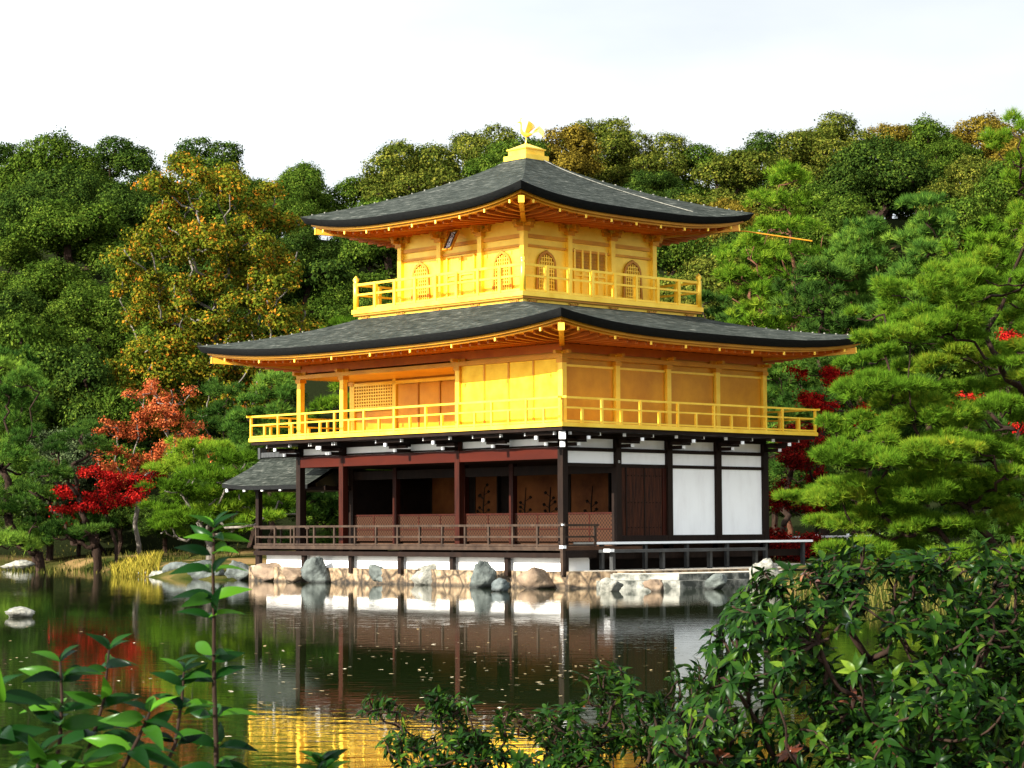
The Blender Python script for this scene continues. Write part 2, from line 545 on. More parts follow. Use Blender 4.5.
def grow(root, targets, r_tip, r_root, rng, bias=0.35, expo=0.5, pre=(), wob=0.05, step_n=3, n=6, maxr=None):
    """limbs: each target joins the nearest limb already grown; thickness follows what a limb carries"""
    nodes = [Vector(root)] + [Vector(p) for p in pre]
    par = [-1] + list(range(len(pre)))
    plen = [0.0]
    for i in range(1, len(nodes)): plen.append(plen[-1] + (nodes[i] - nodes[i - 1]).length)
    order = sorted(range(len(targets)), key=lambda i: (Vector(targets[i]) - nodes[0]).length)
    A = np.array([list(p) for p in nodes])
    PL = np.array(plen)
    for i in order:
        t = np.array(targets[i], float)
        ds = np.linalg.norm(A - t, axis=1)
        low = np.maximum(0, A[:, 2] - t[2]) * 0.6
        j = int(np.argmin(ds + bias * PL + low))
        nodes.append(Vector(t)); par.append(j)
        A = np.vstack([A, t]); PL = np.append(PL, PL[j] + ds[j])
    cnt = [0] * len(nodes)
    kids = [0] * len(nodes)
    for i in range(len(nodes) - 1, 0, -1):
        if kids[i] == 0: cnt[i] = 1
        cnt[par[i]] += cnt[i]; kids[par[i]] += 1
    tot = max(1, cnt[0])
    rad = [r_tip + (r_root - r_tip) * (c / tot) ** expo for c in cnt]
    if maxr: rad = [min(r, maxr) for r in rad]
    mb = MB()
    for i in range(1, len(nodes)):
        a, b = nodes[par[i]], nodes[i]
        ln = (b - a).length
        pts, rs = [], []
        ra = min(rad[par[i]], rad[i] * 1.35)
        for k in range(step_n + 1):
            f = k / step_n
            p = a.lerp(b, f)
            if 0 < k < step_n:
                p = p + Vector(rng.normal(size=3)) * wob * ln - Vector((0, 0, 1)) * 0.06 * ln * math.sin(PI * f)
            pts.append(p); rs.append(ra + (rad[i] - ra) * f)
        mb.tube(pts, rs, n, cap=True)
    return mb


ALL_TREES = []

# ------------------------------------------------------------------ ground and pond
pond = [(-70, 88)]
for px, py in ((-150, 568), (0, 568.5), (45, 568), (90, 569.5), (118, 574), (150, 577.5), (190, 579), (235, 581)):
    p = onwater(px, py)
    pond.append((p.x, p.y))
# around the pavilion: pushed under the stone island, then the right shore
for px, py in ((262, 577), (420, 570), (600, 571), (745, 581), (772, 590), (830, 597), (905, 606), (1010, 622), (1130, 640)):
    p = onwater(px, py)
    pond.append((p.x, p.y))
pond += [(15, 24), (26, 14), (28, 10.5), (6, 11.6), (0, 11.9), (-6, 11.7), (-22, 11.4), (-40, 20), (-70, 40)]
PO = np.array(pond)


def sdist(X, Y, poly):
    P = np.stack([X, Y], -1)
    d = np.full(X.shape, 1e9)
    ins = np.zeros(X.shape, bool)
    for i in range(len(poly)):
        a, b = poly[i], poly[(i + 1) % len(poly)]
        e = b - a
        w = P - a
        t = np.clip((w @ e) / (e @ e), 0, 1)
        q = w - t[..., None] * e
        d = np.minimum(d, np.hypot(q[..., 0], q[..., 1]))
        c = ((a[1] <= Y) & (b[1] > Y)) | ((b[1] <= Y) & (a[1] > Y))
        with np.errstate(divide='ignore', invalid='ignore'):
            xi = a[0] + (Y - a[1]) / (b[1] - a[1] + 1e-12) * (b[0] - a[0])
        ins ^= c & (X < xi)
    return np.where(ins, -d, d)


SKY_X = np.array([-300, 0, 30, 70, 120, 160, 190, 215, 240, 275, 310, 345, 385, 430, 470, 500, 545, 600, 640, 680, 720, 765, 800, 850, 900, 950, 1000, 1024, 1300])
SKY_Y = np.array([165, 165, 148, 142, 152, 160, 148, 150, 166, 152, 152, 156, 168, 160, 154, 140, 134, 128, 130, 140, 146, 152, 138, 134, 134, 124, 116, 110, 95])
R_TOP = 172.0


def hill(X, Y):
    Ys = np.maximum(Y, 1)
    pxx = 512 + X / Ys * FPX
    ty = np.interp(pxx, SKY_X, SKY_Y)
    top = (527.0 - ty) / FPX * R_TOP + CAM_Z - 7.0
    t = np.clip((Ys - 98) / (R_TOP - 98), 0, 1.25)
    return top * np.where(t <= 1, t, 1 - 0.35 * (t - 1))


def ground_z(X, Y):
    s = sdist(X, Y, PO)
    bank = np.clip(s * 0.42, -0.9, 0.40) + np.clip((s - 1.0) * 0.05, 0, 0.35)
    n = np.sin(X * 0.9 + Y * 0.5) * 0.03 + np.sin(X * 0.37 - Y * 0.8) * 0.04
    near = Y < 13
    z = bank + n * (s > 0.5) + hill(X, Y)
    return np.where(near & (s > 0), np.minimum(z, 0.34 + 0 * X), z)


def gz(x, y):
    return float(ground_z(np.array([float(x)]), np.array([float(y)]))[0])


def make_ground():
    xs = np.concatenate([np.linspace(-900, -85, 14), np.arange(-80, 80.1, 0.8), np.linspace(85, 900, 14)])
    ys = np.concatenate([np.linspace(-400, -12, 8), np.arange(-8, 126, 0.8), np.arange(128, 230, 3.0), np.linspace(240, 1500, 12)])
    X, Y = np.meshgrid(xs, ys)
    Z = ground_z(X, Y)
    V = np.stack([X, Y, Z], -1).reshape(-1, 3)
    nx, ny = len(xs), len(ys)
    i = np.arange(ny - 1)[:, None] * nx + np.arange(nx - 1)[None]
    F = np.stack([i, i + 1, i + 1 + nx, i + nx], -1).reshape(-1, 4)
    me = np_mesh('ground', V, F, smooth=True)
    mt, nt, N, K, b = newmat('soil')
    tc = N.new('ShaderNodeTexCoord')
    n = N.new('ShaderNodeTexNoise'); n.inputs['Scale'].default_value = 0.35; n.inputs['Detail'].default_value = 9
    K.new(tc.outputs['Object'], n.inputs['Vector'])
    r = ramp(nt, [(0.38, (0.02, 0.028, 0.006)), (0.49, (0.06, 0.055, 0.016)), (0.60, (0.17, 0.11, 0.045)), (0.78, (0.26, 0.17, 0.075))])
    K.new(n.outputs['Fac'], r.inputs[0])
    # the wooded hill has leaf mould instead of the raked earth by the water
    g = N.new('ShaderNodeNewGeometry'); sp = N.new('ShaderNodeSeparateXYZ')
    K.new(g.outputs['Position'], sp.inputs[0])
    mr = N.new('ShaderNodeMapRange'); mr.inputs[1].default_value = 93; mr.inputs[2].default_value = 97
    K.new(sp.outputs['Y'], mr.inputs[0])
    mx = N.new('ShaderNodeMixRGB'); mx.inputs[2].default_value = (0.010, 0.013, 0.005, 1)
    K.new(mr.outputs[0], mx.inputs[0]); K.new(r.outputs[0], mx.inputs[1])
    K.new(mx.outputs[0], b.inputs['Base Color'])
    b.inputs['Roughness'].default_value = 1.0
    b.inputs['Specular IOR Level'].default_value = 0.0
    n2 = N.new('ShaderNodeTexNoise'); n2.inputs['Scale'].default_value = 6; n2.inputs['Detail'].default_value = 6
    K.new(tc.outputs['Object'], n2.inputs['Vector'])
    bp = N.new('ShaderNodeBump'); bp.inputs['Distance'].default_value = 0.06
    K.new(n2.outputs['Fac'], bp.inputs['Height']); K.new(bp.outputs[0], b.inputs['Normal'])
    MATS['soil'] = mt
    tagp(link('ground', me, 'soil'), kind='structure')


make_ground()


def make_water():
    mt, nt, N, K, b = newmat('water')
    b.inputs['Base Color'].default_value = (0.007, 0.013, 0.003, 1)
    b.inputs['Roughness'].default_value = 0.025
    b.inputs['IOR'].default_value = 1.333
    tc = N.new('ShaderNodeTexCoord')
    ma = N.new('ShaderNodeMapping'); ma.inputs['Scale'].default_value = (0.8, 1.7, 1)
    K.new(tc.outputs['Object'], ma.inputs[0])
    n = N.new('ShaderNodeTexNoise'); n.inputs['Scale'].default_value = 2.4; n.inputs['Detail'].default_value = 3
    K.new(ma.outputs[0], n.inputs['Vector'])
    # wind patches: ripples come and go
    n2 = N.new('ShaderNodeTexNoise'); n2.inputs['Scale'].default_value = 0.10; n2.inputs['Detail'].default_value = 2
    K.new(tc.outputs['Object'], n2.inputs['Vector'])
    mr = N.new('ShaderNodeMapRange'); mr.inputs[1].default_value = 0.42; mr.inputs[2].default_value = 0.66
    mr.inputs[3].default_value = 0.25; mr.inputs[4].default_value = 1.0
    K.new(n2.outputs['Fac'], mr.inputs[0])
    mu = N.new('ShaderNodeMath'); mu.operation = 'MULTIPLY'
    K.new(n.outputs['Fac'], mu.inputs[0]); K.new(mr.outputs[0], mu.inputs[1])
    bp = N.new('ShaderNodeBump'); bp.inputs['Strength'].default_value = 1.0; bp.inputs['Distance'].default_value = 0.0035
    K.new(mu.outputs[0], bp.inputs['Height']); K.new(bp.outputs[0], b.inputs['Normal'])
    MATS['water'] = mt
    mb = MB().add([(-300, -100, 0), (300, -100, 0), (300, 130, 0), (-300, 130, 0)], [(0, 1, 2, 3)])
    tagp(mb.build('water', 'water'), kind='structure')


make_water()

# ------------------------------------------------------------------ the pavilion
PAV = empty('pavilion', (1.37, 60.59, 0), 0.7559)
tagp(PAV, 'three storey pavilion with gold upper floors and dark ground floor at the pond', 'pavilion')
WX, LY = 8.4, 11.55          # right face runs along local x, left face along local y
B = 2.1
CX, CY, H3 = 4.24, 5.81, 2.72


def pav_world(x, y, z=0.0):
    c, s = math.cos(0.7559), math.sin(0.7559)
    return Vector((1.37 + c * x - s * y, 60.59 + s * x + c * y, z))


def roof(name, cx, cy, ox, oy, ix, iy, z_eave, z_in, lift, power, thick, wallx, wally, rise, seg=28, rows=12):
    def pt(side, s, t, dz=0.0, inset=0.0):
        # side 0:-y 1:+x 2:+y 3:-x ; s along -1..1, t inner 0 .. eave 1
        hx = ix + (ox - inset - ix) * t
        hy = iy + (oy - inset - iy) * t
        z = z_in + (z_eave - z_in) * t ** power + lift * abs(s) ** 3.2 * t ** 2.2 + dz
        if side == 0: return (cx + s * hx, cy - hy, z)
        if side == 1: return (cx + hx, cy + s * hy, z)
        if side == 2: return (cx - s * hx, cy + hy, z)
        return (cx - hx, cy - s * hy, z)
    top, edge, fas, sof = MB(), MB(), MB(), MB()
    for sd_ in range(4):
        g = [[pt(sd_, -1 + 2 * i / seg, j / rows) for i in range(seg + 1)] for j in range(rows + 1)]
        vs = [p for r_ in g for p in r_]
        w = seg + 1
        top.add(vs, [(j * w + i, j * w + i + w, j * w + i + w + 1, j * w + i + 1) for j in range(rows) for i in range(seg)])
        e = []
        for i in range(seg + 1):
            s = -1 + 2 * i / seg
            e += [pt(sd_, s, 1, 0), pt(sd_, s, 1, -thick, 0.11), pt(sd_, s, 1, -thick, 0.40)]
        edge.add(e, [(i * 3 + k, i * 3 + k + 1, i * 3 + k + 4, i * 3 + k + 3) for i in range(seg) for k in range(2)])
        f = []
        for i in range(seg + 1):
            s = -1 + 2 * i / seg
            f += [pt(sd_, s, 1, -thick + 0.01, 0.24), pt(sd_, s, 1, -thick - 0.075, 0.24), pt(sd_, s, 1, -thick - 0.075, 0.34), pt(sd_, s, 1, -thick - 0.13, 0.34), pt(sd_, s, 1, -thick - 0.13, 0.44)]
        fas.add(f, [(i * 5 + k, i * 5 + k + 1, i * 5 + k + 6, i * 5 + k + 5) for i in range(seg) for k in range(4)])
        # soffit to the wall line
        def q(s, t, dz=0):
            hx = wallx + (ox - 0.40 - wallx) * t
            hy = wally + (oy - 0.40 - wally) * t
            z = z_eave - thick - 0.12 + rise * (1 - t) + lift * abs(s) ** 3.2 * t ** 2 + dz
            if sd_ == 0: return (cx + s * hx, cy - hy, z)
            if sd_ == 1: return (cx + hx, cy + s * hy, z)
            if sd_ == 2: return (cx - s * hx, cy + hy, z)
            return (cx - hx, cy - s * hy, z)
        vs = [q(-1 + 2 * i / seg, j / 3) for j in range(4) for i in range(seg + 1)]
        sof.add(vs, [(j * w + i, j * w + i + 1, j * w + i + w + 1, j * w + i + w) for j in range(3) for i in range(seg)])
    t_ = top.build(name, 'shingle', PAV, True)
    edge.build('eave_edge', 'black_edge', t_, True)
    fas.build('fascia', 'gold', t_)
    sof.build('soffit', 'gold_shaded', t_)
    # rafters, all of one mesh like the slats of a blind; larger corner rafters apart
    rf = MB()
    for sd_ in range(4):
        half_o = (ox if sd_ in (0, 2) else oy) - 0.45
        half_w = wallx if sd_ in (0, 2) else wally
        run_o = (oy if sd_ in (0, 2) else ox) - 0.52
        run_w = wally if sd_ in (0, 2) else wallx
        nn = int(2 * half_o / 0.36)
        for k in range(nn + 1):
            a = -half_o + 2 * half_o * k / nn
            s = a / half_o
            t0 = max(0.0, (abs(a) - half_w) / max(1e-3, half_o - half_w))
            if t0 > 0.93: continue
            def zz(t): return z_eave - thick - 0.165 + rise * (1 - t) + lift * abs(s) ** 3.2 * t ** 2
            pts = []
            for t in (t0, (t0 + 1) / 2, 1.0):
                rr = run_w + (run_o - run_w) * t
                pts.append({0: (cx + a, cy - rr, zz(t)), 1: (cx + rr, cy + a, zz(t)), 2: (cx - a, cy + rr, zz(t)), 3: (cx - rr, cy - a, zz(t))}[sd_])
            for p, q_ in zip(pts, pts[1:]): rf.beam(p, q_, 0.075, 0.09)
    rf.build('rafters', 'gold_shaded', t_)
    for sx in (-1, 1):
        for sy in (-1, 1):
            a = (cx + sx * wallx, cy + sy * wally, z_eave - thick - 0.22 + rise)
            b = (cx + sx * (ox - 0.35), cy + sy * (oy - 0.35), z_eave - thick - 0.20 + lift * 0.85)
            MB().beam(a, b, 0.14, 0.18).build('corner_rafter', 'gold', t_)
            c = Vector(b) + (Vector(b) - Vector(a)).normalized() * 0.04
            MB().beam(b, c, 0.17, 0.2).build('rafter_cap', 'gold_bright', t_)
    # small clips along the hips
    return t_, pt


E2, E3 = 2.30, 2.20
roof_low, rpt2 = roof('lower_roof', WX / 2, LY / 2, WX / 2 + E2, LY / 2 + E2, H3 + 0.95, H3 + 0.95, 6.93, 7.98, 0.36, 0.92, 0.205, WX / 2, LY / 2, 0.12)
roof_top, rpt3 = roof('upper_roof', CX, CY, H3 + E3, H3 + E3, 0.30, 0.30, 10.79, 12.95, 0.36, 0.80, 0.205, H3, H3, 0.10)
# lightning conductor and hip clips
mb = MB()
pp = [Vector(rpt3(0, 0.30 - 0.2 * (j / 10), 0.06 + 0.90 * j / 10, 0.03)) for j in range(11)]
mb.tube([Vector(rpt3(0, 0.62 * 0.9, 0.04 + 0.88 * j / 14, 0.035)) for j in range(15)], 0.012, 6)
mb.build('conductor_cable', 'rock_pale', roof_top)
for rp, par_, n_ in ((rpt3, roof_top, 17), (rpt2, roof_low, 15)):
    for sd_ in range(3):
        for j in range(5, n_):
            p = Vector(rp(sd_, 1, j / n_, 0.0))
            MB().box(p.x - 0.022, p.x + 0.022, p.y - 0.022, p.y + 0.022, p.z - 0.02, p.z + 0.025).build('hip_clip', 'rock_pale', par_)
for rp, par_, th in ((rpt3, roof_top, 0.205), (rpt2, roof_low, 0.205)):
    for sd_ in (0, 3):
        for j in range(9):
            p = Vector(rp(sd_, -0.9 + 1.8 * j / 8, 1, -th - 0.13, 0.30))
            MB().tube([p, p + Vector((0, 0, -0.09))], 0.035, 6).build('eave_hook', 'gold_bright', par_)
MB().tube([(CX + 4.1, CY - 4.1, 10.60), (CX + 4.7, CY - 4.7, 10.60), (CX + 6.15, CY - 6.15, 10.28)], 0.022, 6).build('spout_pole', 'gold', roof_top)

# finial: stepped box, phoenix
fb = MB().box(CX - 0.49, CX + 0.49, CY - 0.49, CY + 0.49, 12.72, 12.95)
fb.build('finial_base', 'gold_bright', PAV)
MB().box(CX - 0.39, CX + 0.39, CY - 0.39, CY + 0.39, 12.95, 13.13).box(CX - 0.43, CX + 0.43, CY - 0.43, CY + 0.43, 13.13, 13.17).build('finial_block', 'gold_bright', PAV)
cap_v = [(CX - 0.40, CY - 0.40, 13.17), (CX + 0.40, CY - 0.40, 13.17), (CX + 0.40, CY + 0.40, 13.17), (CX - 0.40, CY + 0.40, 13.17), (CX - 0.07, CY - 0.07, 13.34), (CX + 0.07, CY - 0.07, 13.34), (CX + 0.07, CY + 0.07, 13.34), (CX - 0.07, CY + 0.07, 13.34)]
MB().add(cap_v, [(0, 1, 5, 4), (1, 2, 6, 5), (2, 3, 7, 6), (3, 0, 4, 7), (4, 5, 6, 7)]).build('finial_cap', 'gold_bright', PAV)


def phoenix():
    # bird faces the image left: its forward axis in pavilion space
    f = Vector((-0.66, 0.75, 0)).normalized()
    s = Vector((f.y, -f.x, 0))
    o = Vector((CX, CY, 13.34))
    def P(a, b, c): return o + f * (a * 0.85) + s * (b * 0.8) + Vector((0, 0, c))
    ph = MB().tube([P(-0.22, 0, 0.30), P(-0.15, 0, 0.30), P(-0.04, 0, 0.29), P(0.08, 0, 0.31), P(0.16, 0, 0.38), P(0.19, 0, 0.48), P(0.18, 0, 0.58), P(0.19, 0, 0.66), P(0.235, 0, 0.69), P(0.27, 0, 0.68)],
                   [0.015, 0.05, 0.07, 0.065, 0.042, 0.028, 0.022, 0.026, 0.035, 0.015], 10).build('phoenix', 'gold_bright', PAV, True)
    MB().tube([P(0.26, 0, 0.69), P(0.33, 0, 0.66)], [0.018, 0.004], 6).build('beak', 'gold_line', ph)
    MB().tube([P(0.22, 0, 0.73), P(0.20, 0, 0.79), P(0.16, 0, 0.82)], [0.015, 0.02, 0.006], 6).build('crest', 'gold_bright', ph)
    for sg in (-1, 1):
        w = MB()
        for k in range(5):
            a = math.radians(100 + 8 * k)
            ln = 0.22 - 0.015 * k
            b0 = P(0.02 - 0.02 * k, sg * 0.07, 0.36)
            tip = P(-0.06 + ln * math.cos(a) * 1.5 - 0.02 * k, sg * (0.10 + 0.02 * k), 0.38 + 1.5 * ln * math.sin(a))
            w.beam(b0, tip, 0.03, 0.02, upv=s)
        w.build('wing', 'gold', ph)
        MB().tube([P(0.02, sg * 0.05, 0.24), P(0.0, sg * 0.05, 0.12), P(0.02, sg * 0.05, 0.0)], [0.022, 0.014, 0.018], 6).build('leg', 'gold_bright', ph)
        MB().box(o.x + s.x * sg * 0.05 - 0.04, o.x + s.x * sg * 0.05 + 0.04, o.y + s.y * sg * 0.05 - 0.04, o.y + s.y * sg * 0.05 + 0.04, o.z - 0.002, o.z + 0.02).build('foot', 'gold_bright', ph)
    for k in range(5):
        sp = (k - 2) * 0.05
        h = 0.02 + 0.05 * k
        MB().tube([P(-0.20, sp * 0.3, 0.31), P(-0.32, sp, 0.34 + h * 0.5), P(-0.46, sp * 1.5, 0.34 + h), P(-0.60, sp * 2, 0.22 + h), P(-0.66, sp * 2, 0.12 + h)], [0.012, 0.012, 0.014, 0.012, 0.004], 6).build('tail_feather', 'gold_bright', ph)


phoenix()

# ---- third floor
Z3 = 8.27
x0, x1, y0, y1 = CX - H3, CX + H3, CY - H3, CY + H3
O3 = 1.03
wall3 = MB().box(x0 + 0.04, x1 - 0.04, y0 + 0.04, y1 - 0.04, Z3, 10.66).build('third_floor_wall', 'gold_bright', PAV)
MB().box(x0 - O3 + 0.10, x1 + O3 - 0.10, y0 - O3 + 0.10, y1 + O3 - 0.10, 7.50, 8.13).build('balcony_skirt', 'gold_bright', PAV)
slab3 = MB().box(x0 - O3 - 0.05, x1 + O3 + 0.05, y0 - O3 - 0.05, y1 + O3 + 0.05, 8.133, Z3 - 0.003).build('upper_balcony', 'gold_bright', PAV)
MB().box(x0 - O3 - 0.01, x1 + O3 + 0.01, y0 - O3 - 0.01, y1 + O3 + 0.01, 8.07, 8.131).build('balcony_moulding', 'gold_line', PAV)
# carved mounts on the skirt
def mount(x, y, ax):
    m_ = MB()
    for k, (da, dz, r) in enumerate(((0, 0, 0.05), (-0.09, 0.03, 0.035), (0.09, 0.03, 0.035), (-0.17, 0.045, 0.022), (0.17, 0.045, 0.022))):
        if ax == 'x': m_.box(x + da - r, x + da + r, y - 0.03, y + 0.01, 7.98 + dz - r * 0.8, 7.98 + dz + r * 0.8)
        else: m_.box(x - 0.03, x + 0.01, y + da - r, y + da + r, 7.98 + dz - r * 0.8, 7.98 + dz + r * 0.8)
    m_.build('carved_mount', 'gold_line', PAV)
for k in range(5):
    f = -1 + 2 * (k + 0.15) / 4.3
    mount(CX + f * (H3 + O3 - 0.2), y0 - O3 + 0.085, 'x')
    mount(x0 - O3 + 0.085, CY + f * (H3 + O3 - 0.2), 'y')

# columns of the third floor (faces towards the pond and the hidden ones alike)
def cols3():
    for i in range(4):
        for j in range(4):
            if i in (0, 3) or j in (0, 3):
                x = x0 + i * 2 * H3 / 3; y = y0 + j * 2 * H3 / 3
                c = MB().box(x - 0.085, x + 0.085, y - 0.085, y + 0.085, Z3, 10.60).build('upper_column', 'gold_bright', PAV)
                br = MB()
                br.box(x - 0.14, x + 0.14, y - 0.14, y + 0.14, 10.16, 10.28)
                br.box(x - 0.36, x + 0.36, y - 0.06, y + 0.06, 10.28, 10.38)
                br.box(x - 0.06, x + 0.06, y - 0.36, y + 0.36, 10.285, 10.385)
                for d in (-0.31, 0, 0.31):
                    br.box(x + d - 0.08, x + d + 0.08, y - 0.08, y + 0.08, 10.388, 10.47)
                    if d: br.box(x - 0.08, x + 0.08, y + d - 0.08, y + d + 0.08, 10.39, 10.472)
                br.build('bracket', 'gold', c)
cols3()
for zz_, th in ((Z3 + 0.02, 0.12), (9.98, 0.11), (9.72, 0.07)):
    MB().box(x0 - 0.02, x1 + 0.02, y0 - 0.02, y1 + 0.02, zz_, zz_ + th).build('tie_beam', 'gold', PAV)


def bell_window(cu, ax):
    """cusped arched window with a fine lattice; cu = centre along the face"""
    n = 14
    w, zb, zs, zt = 0.36, 8.50, 9.12, 9.60
    def outline(k):
        pts = [(-w * k * 1.12, zb - (k - 1) * 0.3)]
        for i in range(n + 1):
            a = PI * i / n
            xx = -math.cos(a) * w * k
            zz = zs + (math.sin(a) ** 0.8) * (zt - zs) * k
            if i == n // 2: zz += 0.04
            pts.append((xx, zz))
        pts.append((w * k * 1.12, zb - (k - 1) * 0.3))
        return pts
    def to(u, off, z):
        return (cu + u, y0 + 0.04 - off, z) if ax == 'x' else (x0 + 0.04 - off, cu + u, z)
    inner, outer = outline(0.88), outline(1.06)
    fr = MB()
    vs = [to(u, 0.02, z) for u, z in outer] + [to(u, 0.07, z) for u, z in outer] + [to(u, 0.07, z) for u, z in inner] + [to(u, 0.02, z) for u, z in inner]
    m_ = len(outer)
    fs = []
    for i in range(m_ - 1):
        for a_, b_ in ((0, 1), (1, 2), (2, 3)):
            fs.append((a_ * m_ + i, a_ * m_ + i + 1, b_ * m_ + i + 1, b_ * m_ + i))
    fr.add(vs, fs)
    win = fr.build('window', 'gold_line', PAV)
    pn = MB().add([to(u, 0.012, z) for u, z in inner], [tuple(range(m_))])
    pn.build('window_recess', 'gold_line', win)
    lt = MB()
    for k in range(-3, 4):
        u = k * 0.095
        top = zs + math.sqrt(max(0.0, 1 - (u / (w * 0.9)) ** 2)) * (zt - zs) * 0.85
        a, b = to(u, 0.04, zb), to(u, 0.04, top)
        lt.beam(a, b, 0.035, 0.03)
    for k in range(9):
        z = zb + 0.06 + k * 0.11
        hw = w * 0.88 if z < zs else w * 0.86 * math.sqrt(max(0.02, 1 - ((z - zs) / (zt - zs)) ** 2))
        lt.beam(to(-hw, 0.045, z), to(hw, 0.045, z), 0.02, 0.025)
    lt.build('window_lattice', 'gold_bright', win)


for ax in ('x', 'y'):
    cc = CX if ax == 'x' else CY
    for k in (-1, 1):
        bell_window(cc + k * 2 * H3 / 3, ax)


def panel_door(cu, ax, half, zb, zt, n, upper, base_off=0.0):
    """folding doors: rails and stiles in front of the wall, fine lattice in the upper half"""
    def to(u, off, z):
        return (cu + u, y0 + 0.04 - off, z) if ax == 'x' else (x0 + 0.04 - off, cu + u, z)
    d = MB()
    for k in range(n + 1):
        u = -half + 2 * half * k / n
        d.beam(to(u, 0.035, zb), to(u, 0.035, zt), 0.055, 0.06)
    for z in (zb + 0.03, zb + (zt - zb) * 0.45, zb + (zt - zb) * 0.56, zt):
        d.beam(to(-half, 0.03, z), to(half, 0.03, z), 0.05, 0.05)
    o = d.build('door', 'gold_bright', PAV)
    l = MB()
    z1_ = zb + (zt - zb) * 0.56
    if upper:
        m_ = n * 6
        for k in range(m_ + 1):
            u = -half + 2 * half * k / m_
            l.beam(to(u, 0.018, z1_), to(u, 0.018, zt), 0.014, 0.02)
        for k in range(7):
            z = z1_ + (zt - z1_) * k / 7
            l.beam(to(-half, 0.02, z), to(half, 0.02, z), 0.014, 0.018)
        l.build('door_lattice', 'gold_line', o)


panel_door(CX, 'x', 0.66, Z3 + 0.14, 9.80, 4, True)
panel_door(CY, 'y', 0.60, Z3 + 0.14, 9.68, 2, False)


def railing(name, corners, z0, ztop, zmid, post, full, mat, postmat, half_posts=True, finial=False, open_ends=None, corner=0.09, thick=0.045, over=0.18):
    """balustrade along a polyline: rails as the part, each post a sub-part"""
    r = MB()
    for a, b in zip(corners, corners[1:]):
        a, b = Vector((*a, 0)), Vector((*b, 0))
        d = (b - a).normalized()
        e = d * over
        for z, h in ((ztop, thick * 1.2), (zmid, thick), (z0 + 0.045, thick)):
            aa, bb = (a - e, b + e) if z == ztop and not finial else (a, b)
            r.beam(aa + Vector((0, 0, z)), bb + Vector((0, 0, z)), thick, h)
    o = r.build(name, mat, PAV)
    for a, b in zip(corners, corners[1:]):
        a, b = Vector((*a, 0)), Vector((*b, 0))
        ln = (b - a).length
        n = max(1, round(ln / full))
        for k in range(n + 1):
            p = a.lerp(b, k / n)
            if 0 < k < n or not finial:
                if k < n or b[:2] == Vector((*corners[-1], 0))[:2]:
                    MB().box(p.x - post, p.x + post, p.y - post, p.y + post, z0, ztop).build('rail_post', postmat, o)
            if half_posts and k < n:
                q = a.lerp(b, (k + 0.5) / n)
                MB().box(q.x - post, q.x + post, q.y - post, q.y + post, z0, zmid).build('rail_post', postmat, o)
    if finial:
        for c in corners[:-1]:
            x, y = c
            mb_ = MB().tube([(x, y, z0), (x, y, ztop + 0.05), (x, y, ztop + 0.07), (x, y, ztop + 0.15), (x, y, ztop + 0.21), (x, y, ztop + 0.29)],
                            [0.085, 0.085, 0.055, 0.10, 0.075, 0.008], 10)
            mb_.build('newel_post', postmat, o, True)
    return o


q = O3 - 0.05
railing('upper_railing', [(x0 - q, y0 - q), (x1 + q, y0 - q), (x1 + q, y1 + q), (x0 - q, y1 + q), (x0 - q, y0 - q)], Z3 - 0.002, 9.03, 8.72, 0.052, 0.95, 'gold_bright', 'gold_bright', False, True, thick=0.06)

# plaque with three brushed characters, tilted forward under the eave
pq = empty('plaque_hanger')
bpy.data.objects.remove(pq)
R_ = Matrix.Translation((x0 - 0.42, CY - 0.03, 10.10)) @ Matrix.Rotation(math.radians(28), 4, 'Y') @ Matrix.Rotation(math.radians(-90), 4, 'Z')
def plq(v): return R_ @ Vector(v)
def pbox(mb_, xa, xb, ya, yb, za, zb):
    vs = [(xa, ya, za), (xb, ya, za), (xb, yb, za), (xa, yb, za), (xa, ya, zb), (xb, ya, zb), (xb, yb, zb), (xa, yb, zb)]
    mb_.add([plq(v) for v in vs], [(0, 3, 2, 1), (4, 5, 6, 7), (0, 1, 5, 4), (1, 2, 6, 5), (2, 3, 7, 6), (3, 0, 4, 7)])
mb = MB(); pbox(mb, -0.15, 0.15, -0.01, 0.03, -0.30, 0.30)
plaque = mb.build('plaque', 'plaque_dark', PAV)
mb = MB()
pbox(mb, -0.20, -0.15, -0.03, 0.04, -0.34, 0.34); pbox(mb, 0.15, 0.20, -0.03, 0.04, -0.34, 0.34)
pbox(mb, -0.15, 0.15, -0.03, 0.04, -0.34, -0.30); pbox(mb, -0.15, 0.15, -0.03, 0.04, 0.30, 0.34)
mb.build('plaque_frame', 'gold_line', plaque)
for k, ch in enumerate('究竟頂'):
    cu_ = bpy.data.curves.new('character', 'FONT')
    cu_.body = ch; cu_.size = 0.19; cu_.align_x = 'CENTER'; cu_.align_y = 'CENTER'; cu_.extrude = 0.003
    to_ = bpy.data.objects.new('t', cu_); COL.objects.link(to_)
    bpy.context.view_layer.update()
    me = bpy.data.meshes.new_from_object(to_.evaluated_get(bpy.context.evaluated_depsgraph_get()))
    me.materials.clear()
    bpy.data.objects.remove(to_)
    if len(me.vertices):
        T = R_ @ Matrix.Translation((0, -0.016, 0.19 - 0.19 * k)) @ Matrix.Rotation(math.radians(90), 4, 'X')
        me.transform(T)
        o = link('character', me, 'white_paint', plaque)

# ---- second floor
Z2 = 4.40
O2 = 1.148
wx0 = 0.0
MB().box(-O2, WX + O2, -O2, LY + O2, 4.29, Z2).build('lower_balcony', 'gold_bright', PAV)
MB().box(-O2 + 0.06, WX + O2 - 0.06, -O2 + 0.06, LY + O2 - 0.06, 4.19, 4.288).build('balcony_joists', 'dark_wood', PAV)
